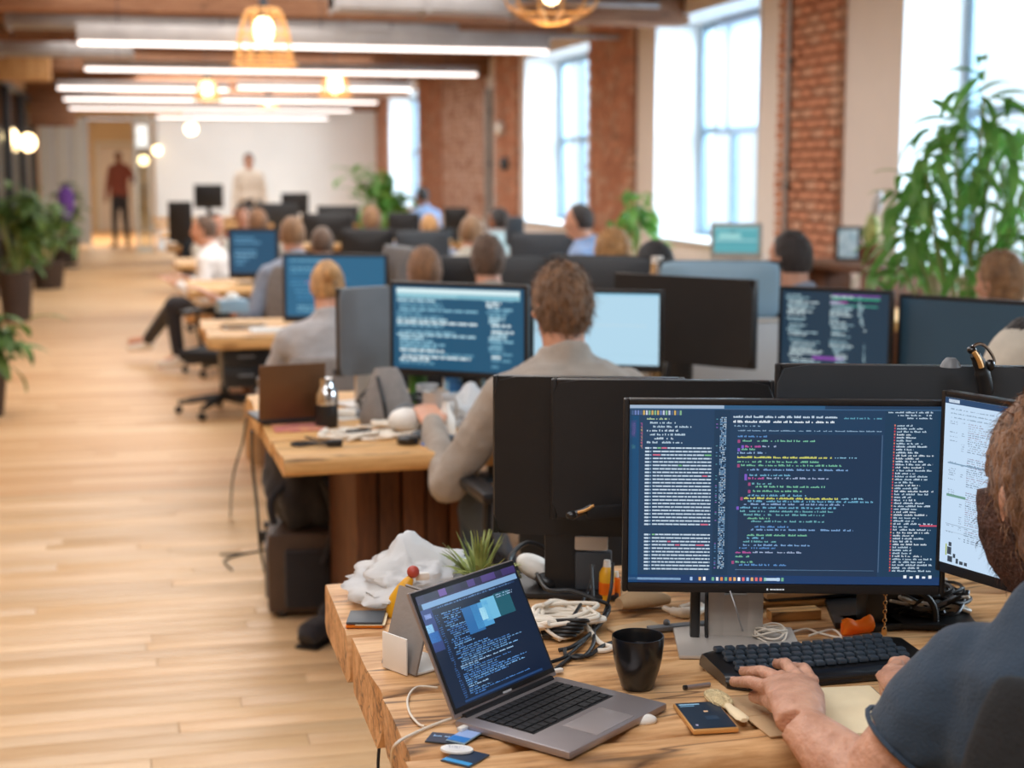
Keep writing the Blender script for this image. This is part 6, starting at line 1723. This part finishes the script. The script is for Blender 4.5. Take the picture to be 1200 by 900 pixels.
# far window plants
def desk_plant(lb, px_, py_, d_, r, h, hh, n, spread, l, floor_=False, mtl='leaf'):
    b = P(px_, py_, d=d_); b.z = 0 if floor_ else DZ
    f = [(rp_.uniform(-1, 1) * spread, rp_.uniform(-1, 1) * spread, hh[0] + rp_.uniform(0, 1) * (hh[1] - hh[0])) for k in range(10)]
    return bushy('potted_plant', lb, b, (r, h), f, l, l * .16, n, mtl, bend=(.8, 1.7), pieces=False, stems=3, pot_m='pot_white')
desk_plant('wide leafy plant before the white wall and farthest window', 447, 240, 21.5, .22, .4, (.95, 1.38), 220, .34, .3, True)
desk_plant('slender pale green plant standing against the plain brick pier', 749, 260, 12.6, .18, .4, (.65, 1.35), 90, .16, .22, True)
# pots near the cactus on a shelf by the window
t = thing('side_shelf', 'low shelf by the window wall carrying a cactus and a picture frame', 'shelf', (4.42, P(1003, 300, X=4.42).y, 0), pi / 2)
MB().box((0, 0, .92), (1.0, .4, .04), bev=.006).obj('top', M['dark_wood'], t)
for s in (-1, 1): MB().box((s * .46, 0, .45), (.04, .38, .90), bev=.004).obj('side_panel', M['dark_wood'], t)
MB().box((0, 0, .45), (.88, .36, .03), bev=.004).obj('shelf', M['dark_wood'], t)
c = P(1021, 300, X=4.42)
t2 = thing('cactus_pot', 'green paddle cactus with a grey tip beside the tall plant', 'plant', (4.42, c.y, .941), pi / 2)
MB().lathe([(0, .001), (.06, .001), (.08, .12), (.07, .12), (.065, .1), (0, .1)], seg=20).obj('pot', M['dark_wood'], t2)
MB().ball((0, 0, .20), (.075, .03, .12)).obj('paddle', M['succulent'], t2)
MB().ball((-.055, 0, .37), (.045, .025, .085), rot=(0, -.5, 0)).obj('paddle', M['light_grey'], t2); MB().ball((.07, 0, .17), (.04, .025, .07), rot=(0, .6, 0)).obj('paddle', M['leaf_dark'], t2)
c = P(993, 310, X=4.42)
t2 = thing('picture_frame', 'small black picture frame with a blue picture left of the cactus', 'frame', (4.42, c.y, .941), -.5)
MB().box((0, .012, .11), (.16, .012, .22), bev=.003).obj('back_board', M['black'], t2)
MB().box((0, .003, .11), (.12, .005, .18)).obj('picture', mat('blue_print', '#7fb6c9', .4, var=.3, scale=30, color2='#e9f2f4'), t2, smooth=0)

# purple coat and stand at the far left
c = P(80, 300, d=24)
t = thing('coat_stand', 'slim dark coat stand behind the aisle plants', 'stand', (c.x, c.y, 0))
MB().tube([(0, 0, .03), (0, 0, 1.35)], .02, 8, smooth=False).lathe([(0, 0.001), (.16, .001), (.15, .03), (0, .04)], seg=18).obj('pole', M['dark_metal'], t)
b = MB().tube([(-.1, 0, 1.28), (0, 0, 1.31), (.1, 0, 1.28)], .012, 6); b.obj('hook', M['dark_metal'], t)
o = MB().loft([(0, -.06, 1.26), (0, -.07, 1.16), (0, -.07, .95), (0, -.06, .76)], [(.06, .03), (.12, .05), (.12, .06), (.07, .05)], (1, 0, 0), 18).obj('coat', M['purple']); o.location = t.location; tag(o, 'purple coat hanging on the slim stand at the far left', 'coat')

# ---------------------------------------------------------------- things on and under the middle desk
def am(px_, py_): return P(px_, py_, z=DZ)
p = am(336, 494)
t = thing('laptop', 'bronze-brown laptop seen from behind on the middle desk corner', 'laptop', p, math.radians(188))
LW, LD = .205, .17
MB().box((0, -.02, .012), (LW, LD, .012), bev=.004).obj('base', M['charcoal'], t); MB().box((0, -.03, .0186), (LW * .85, LD * .5, .001)).obj('key_field', M['black'], t, smooth=0)
ld = MB().box((0, 0, .085), (LW, .006, .172), bev=.003).obj('lid', M['bronze'], t, (0, LD / 2 - .02, .016), (-.16, 0, 0))
MB().box((0, -.0036, .087), (LW - .012, .001, .155)).obj('screen', M['off_glass'], ld, smooth=0)
o = MB().box((0, 0, .003), (.16, .14, .005), bev=.0015).obj('magazine', mat('pink_cover', '#c0607a', .5, color2='#e0a070', scale=14)); o.location = am(352, 503) + Vector((0, .02, 0)); tag(o, 'pink and orange magazine under the bronze laptop', 'magazine')
t.location.z += .0
t.location = p + Vector((0, .0, 0)); t.location.z = DZ + .0056
p = am(383, 500)
t = thing('water_bottle', 'black and steel drinking bottle beside the bronze laptop', 'bottle', p)
MB().lathe([(0, .001), (.033, .001), (.035, .006), (.035, .10), (.028, .115), (0, .115)], seg=24).obj('body', M['black'], t)
MB().lathe([(.0352, .07), (.0362, .075), (.0362, .10), (.030, .116), (.024, .125), (.024, .15), (0, .152)], seg=24).obj('steel_neck', M['chrome'], t)
t = thing('steel_cup', 'brushed steel cup on the middle desk', 'cup', am(511, 505)); MB().lathe([(0, .001), (.036, .001), (.04, .12), (.038, .12), (.034, .01), (0, .008)], seg=28).obj('cup', M['silver'], t); MB().tube([(.038, 0, .1), (.06, 0, .09), (.06, 0, .05), (.037, 0, .035)], .004).obj('handle', M['silver'], t)
t = thing('green_bottle', 'green bottle behind the steel cup', 'bottle', am(490, 478)); MB().lathe([(0, .001), (.028, .001), (.03, .01), (.03, .13), (.012, .17), (.012, .19), (0, .19)], seg=20).obj('body', mat('green_plastic', '#3f7a2c', .4), t); MB().lathe([(0, .19), (.014, .19), (.014, .21), (0, .21)], seg=14).obj('cap', M['white_plastic'], t)
t = thing('spray_bottle', 'clear-white spray bottle in front of the colourful print', 'bottle', am(523, 510)); MB().lathe([(0, .001), (.026, .001), (.028, .006), (.027, .05), (.012, .08), (.010, .10), (0, .10)], seg=20).obj('body', M['white_plastic'], t); MB().box((.008, 0, .112), (.04, .016, .022), bev=.004).obj('nozzle', M['light_grey'], t)
t = thing('colour_print', 'small upright card with a blue and yellow picture left of the beige sleeve', 'card', am(545, 482), .15)
mk = [(.0, .0, .35, .6, '#3f86c0', 1), (.35, .1, .8, .5, '#cfe0d0', 1), (.5, .3, .9, .8, '#d8c86a', 1), (.1, .6, .5, .95, '#2f6fa8', 1), (.75, 0, 1, .4, '#e8eef0', 1)]
mp_ = screen_mesh(.14, .1, mk, '#8fc0dc'); mp_.materials.clear(); mp_.materials.append(ink); inst(mp_, 'picture', t, (0, -.004, .062)); MB().box((0, .002, .112), (.15, .008, .11), bev=.002).obj('board', M['white_plastic'], t); MB().box((0, .01, .03), (.05, .05, .056), bev=.004).obj('stand', M['white_plastic'], t)
t = thing('fabric_pouch', 'dark grey cone-shaped fabric pouch under the code screen', 'bag', am(455, 496), .1)
MB().loft([(0, 0, .002), (0, 0, .02), (0, .01, .08), (0, .015, .15), (0, .02, .17)], [(.085, .05), (.09, .055), (.07, .045), (.045, .03), (.035, .01)], (1, 0, 0), 24, sq=.3).obj('pouch', M['grey_fabric'], t); MB().tube([(-.04, -.03, .15), (-.03, -.06, .08), (-.02, -.06, .02)], .006).obj('strap', M['black'], t)
t = thing('coffee_cup', 'white paper cup standing in front of the grey monitor edge', 'cup', am(438, 462) + Vector((0, 0, 0))); MB().lathe([(0, .001), (.028, .001), (.038, .105), (.036, .105), (.028, .01), (0, .008)], seg=22).obj('cup', M['white_paper'], t); MB().lathe([(0, .112), (.036, .112), (.039, .105), (0, .105)], seg=22).obj('lid', M['white_plastic'], t)
t = thing('white_headset', 'white dome-shaped headset among the cables of the middle desk', 'headset', am(476, 508)); MB().ball((0, 0, .04), (.055, .045, .038)).obj('dome', M['white_plastic'], t); MB().ball((.07, -.005, .03), (.028, .024, .026)).obj('ear_cup', M['light_grey'], t); MB().tube([(-.05, 0, .05), (0, .01, .085), (.06, 0, .055)], .006).obj('headband', M['grey'], t)
t = thing('black_puck', 'round black hub under the white headset', 'hub', am(478, 520)); MB().lathe([(0, .001), (.03, .001), (.032, .004), (.032, .018), (.028, .022), (0, .022)], seg=22).obj('body', M['ceramic'], t); MB().lathe([(0, .022), (.008, .022), (.007, .025), (0, .025)], seg=12).obj('button', M['grey'], t)
t = thing('mid_cable_heap', 'white cables strewn across the middle desk', 'cables', am(440, 512))
for k in range(7): MB().tube(wander((rc.uniform(-.1, .14), rc.uniform(-.03, .06)), .09, .004, 7, rc, .012), rc.choice((.004, .005, .007)), 7, 6).obj('cable', M['cable_white'], t)
t = thing('black_adapter', 'black power adapter on the middle desk near the front edge', 'adapter', am(421, 512), .3); MB().box((0, 0, .012), (.07, .035, .022), bev=.005).obj('brick', M['black'], t); MB().tube([(.03, 0, .01), (.07, .02, .006), (.1, -.02, .004), (.14, -.01, .004)], .0035).obj('lead', M['cable_black'], t)
t = thing('black_charger', 'small black charger with its lead at the front of the middle desk', 'charger', am(392, 523), -.1); MB().box((0, 0, .01), (.045, .022, .018), bev=.004).obj('plug', M['black'], t)
MB().tube([(-.02, 0, .008), (-.06, .02, .005), (-.1, .0, .005), (-.12, .03, .005), (-.09, .05, .005), (-.05, .035, .005)], .004).tube([(.0, .01, .01), (-.04, .07, .006), (-.08, .13, .006)], .003).obj('lead', M['cable_black'], t)
t = thing('mouse', 'dark mouse beside the small blue card on the middle desk', 'mouse', am(497, 514), .4); MB().ball((0, 0, .012), (.045, .026, .016)).obj('shell', M['charcoal'], t); MB().box((.018, 0, .028), (.012, .003, .003), bev=.001).obj('wheel', M['grey'], t)
o = MB().box((0, 0, .002), (.06, .035, .003), bev=.001).obj('blue_card', mat('blue_plastic', '#3f74c0', .4)); o.location = am(506, 521); tag(o, 'small bright blue card by the mouse on the middle desk', 'card')
t = thing('rolled_paper', 'long white rolled paper lying behind the black adapter', 'paper', am(420, 490), -.15); MB().loft([(-.1, 0, .014), (.1, 0, .014)], .013, (0, 1, 0), 14).obj('roll', M['cable_white'], t); MB().lathe([(.0135, -.008), (.0142, 0), (.0135, .008)], (0, 0, .014), 14, rot=(0, pi / 2, 0)).obj('band', M['grey'], t)

b, zo = crumple(None, .10, .075, .05, 5.5, 0, ((.2, .2, .95, 8, .04), (.9, -.2, .2, 10, .03)))
t = thing('plastic_bag', 'small crumpled clear-white bag beside the beige sleeve on the middle desk', 'bag', am(553, 503) + Vector((.01, .08, 0)), .4); b.obj('bag', M['bag_plastic'], t, (0, 0, zo + .001), smooth=60)
t = thing('black_cable_tangle', 'loops of black cable hanging around the fabric pouch', 'cables', am(478, 490))
for k in range(7): MB().tube(wander((rc.uniform(-.1, .06), rc.uniform(-.05, .08)), .08, .004, 7, rc, .09), rc.choice((.003, .004)), 7, 6).obj('cable', M['cable_black'], t)
t = thing('white_cable_ribbon', 'broad white cable ribbons in front of the fabric pouch', 'cables', am(450, 500))
for k in range(6): MB().tube(wander((rc.uniform(-.04, .16), rc.uniform(-.06, .02)), .07, .007, 6, rc, .02), rc.choice((.006, .008)), 7, 6).obj('cable', M['cable_white'], t)
t = thing('glass_tumbler', 'frosted tumbler behind the white headset', 'tumbler', am(501, 487)); MB().lathe([(0, .001), (.03, .001), (.036, .10), (.033, .10), (.027, .01), (0, .008)], seg=22).obj('cup', M['light_grey'], t); MB().lathe([(.0335, .04), (.0352, .06), (.0338, .062)], seg=22).obj('band', M['grey'], t)
t = thing('desk_phone', 'dark desk phone near the mouse on the middle desk', 'phone', am(520, 519), -.3); MB().box((0, 0, .01), (.09, .05, .018), bev=.005).obj('body', M['charcoal'], t); MB().box((0, .01, .0205), (.05, .018, .002), bev=.0008).obj('display', M['off_glass'], t)
o = MB().box((0, 0, .002), (.14, .2, .003), bev=.001).obj('paper_sheet', M['white_paper']); o.location = am(408, 486); o.rotation_euler = (0, 0, .3); tag(o, 'white paper sheet behind the drinking bottle', 'paper')

# bag standing on the floor under the middle desk
bp = P(349, 735, z=0)
bs = P(350, 715, z=0)
t = thing('rolling_case', 'dark brown rolling case standing on the floor by the middle desk', 'case', (bs.x + .02, bs.y + .05, 0), -.12)
MB().box((0, 0, .155), (.23, .30, .28), bev=.02).obj('shell', M['suit_shell'], t)
MB().box((.02, -.16, .14), (.15, .03, .2), bev=.012).obj('front_pocket', M['black_cloth'], t)
MB().box((-.118, 0, .15), (.012, .20, .18), bev=.005).obj('side_panel', M['grey'], t)
for s in (-1, 1): MB().lathe([(0, -.012), (.018, -.012), (.018, .012), (0, .012)], (s * .07, -.13, .0185), 12, rot=(0, pi / 2, 0)).obj('wheel', M['black'], t)
t2 = thing('black_backpack', 'slumped black backpack lying on top of the dark rolling case', 'backpack', (t.location.x + .01, t.location.y, .296), -.1)
b = MB(); b.ball((0, 0, 0), 1, 40, 28); out = []
for v in b.v:
    d = Vector(v).normalized(); k_ = 1 + .22 * noise.noise(d * 2.2 + Vector((3, 1, 0))) + .08 * noise.noise(d * 6)
    q = Vector((d.x * .135 * k_, d.y * .17 * k_, d.z * .17 * k_ + .15)); q.z = max(q.z, .002); out.append(tuple(q))
b.v = out; b.obj('bag', M['black_cloth'], t2, smooth=60)
MB().tube([(.04, -.12, .2), (.09, -.17, .12), (.10, -.16, .02), (.06, -.19, -.10)], [.014, .016, .014, .012], 8).tube([(-.05, -.12, .17), (-.11, -.17, .12), (-.10, -.18, .04)], .014, 8).obj('strap', M['black_cloth'], t2)
MB().tube([(.03, .02, .23), (.08, .05, .25), (.12, .03, .2)], .012, 8).obj('handle', M['black_cloth'], t2)
t = thing('black_shoe', 'small black shoe on the floor right of the rolling case', 'shoe', P(378, 750, z=0), -.6)
MB().loft([(0, -.11, .03), (0, -.09, .045), (0, -.02, .045), (0, .06, .03), (0, .12, .018)], [(.03, .028), (.042, .042), (.043, .042), (.045, .028), (.03, .016)], (1, 0, 0), 18).obj('upper', M['black_cloth'], t); MB().box((0, 0, .006), (.08, .23, .011), bev=.005).obj('sole', M['black'], t)
t = thing('black_shoe', 'second black shoe tucked behind the first by the near desk', 'shoe', P(392, 742, z=0) + Vector((.06, .12, 0)), -.9)
MB().loft([(0, -.11, .03), (0, -.09, .045), (0, -.02, .045), (0, .06, .03), (0, .12, .018)], [(.03, .028), (.042, .042), (.043, .042), (.045, .028), (.03, .016)], (1, 0, 0), 18).obj('upper', M['black_cloth'], t); MB().box((0, 0, .006), (.08, .23, .011), bev=.005).obj('sole', M['black'], t)
# cords hanging from the middle desk to the floor
cable('floor_cord', 'black cord hanging from the middle desk left edge down to the floor', [P(303, 505, z=.735) - Vector((.02, 0, 0)), P(296, 545, d=5.05), P(301, 590, d=5.0), P(305, 640, d=5.0), P(310, 668, z=.006)], .005, 'cable_black')
cable('floor_cord', 'thin dark cord curving down left of the other hanging cord', [P(300, 490, z=.70) - Vector((.03, 0, 0)), P(284, 520, d=5.6), P(273, 560, d=5.7), P(270, 606, z=.006)], .004, 'cable_black')
cable('floor_cord', 'dark cord trailing across the floorboards left of the rolling case', [P(258, 650, z=.005), P(290, 648, z=.005), P(312, 644, z=.005), P(265, 655, z=.005), P(272, 668, z=.005)], .004, 'cable_black')
t = thing('cardboard_box', 'brown cardboard box on the floor under the third row desk', 'box', P(300, 540, z=0) + Vector((.12, 0, 0)), .1)
MB().box((0, 0, .15), (.3, .3, .299), bev=.003).obj('carton', M['kraft'], t); MB().box((0, 0, .3005), (.05, .3, .001)).obj('tape', M['paper'], t, smooth=0)
# third row desk clutter
r3 = lambda px_, py_: P(px_, py_, z=DZ)
o = MB().box((0, 0, .006), (.24, .17, .010), bev=.002).obj('white_box', M['white_paper']); o.location = r3(322, 388); tag(o, 'flat white box at the front of the third row desk', 'box')
t = thing('paper_pile', 'untidy pile of papers on the third row desk by the aisle', 'papers', r3(283, 384)); 
for k in range(5): MB().box((rc.uniform(-.03, .03), rc.uniform(-.03, .03), .003 + k * .005), (.2, .14, .0035), rot=(0, 0, rc.uniform(-.5, .5))).obj('sheet', M['white_paper' if k % 2 else 'kraft'], t, smooth=0)
t = thing('tissue_box', 'pale blue tissue box beside the reaching hand', 'box', r3(272, 366), .2); MB().box((0, 0, .036), (.16, .11, .07), bev=.006).obj('carton', M['blue_grey'], t); MB().ball((0, 0, .08), (.04, .03, .03)).obj('tissue', M['white_paper'], t)
t = thing('drawer_cabinet', 'small dark drawer unit hung under the aisle end of the third row desk', 'drawers', (P(290, 395, z=DZ).x, 7.55, 0)); MB().box((0, 0, .58), (.22, .4, .19), bev=.006).obj('body', M['charcoal'], t)
for k in range(2): f_ = MB().box((0, -.206, .535 + .09 * k), (.20, .012, .08), bev=.003).obj('drawer', M['black'], t); MB().box((0, -.217, .545 + .09 * k), (.08, .012, .01), bev=.002).obj('handle', M['grey'], f_)

# ---------------------------------------------------------------- shared phrases for repeats
PHR = {'monitor': 'monitors on the rows of desks', 'person': 'people working in the office', 'office_chair': 'office chairs at the desks', 'wooden_desk': 'rows of wooden desks',
       'strip_light': 'linear ceiling lights', 'cage_pendant': 'cage pendant lamps', 'globe_pendant': 'bare globe lamps', 'potted_plant': 'potted plants around the room',
       'key_card': 'cards by the laptop corner', 'stacked_board': 'stack behind the code screen', 'glazed_partition': 'glazed partitions on the left', 'black_shoe': 'black shoes on the floor', 'floor_cord': 'cords hanging to the floor',
       'ventilation_duct': 'ceiling ducts', 'ceiling_pipe': 'ceiling pipes', 'conduit_pipe': 'wall conduits', 'wall_sensor': 'small wall fittings'}
for o in list(COL.objects):
    if o.parent is None and 'label' in o.keys() and o.get('kind') != 'structure':
        g = PHR.get(o.name.split('.')[0])
        if g and 'group' not in o.keys(): o['group'] = g
    for k in ('w', 'h', 'sx'):
        if k in o.keys(): del o[k]
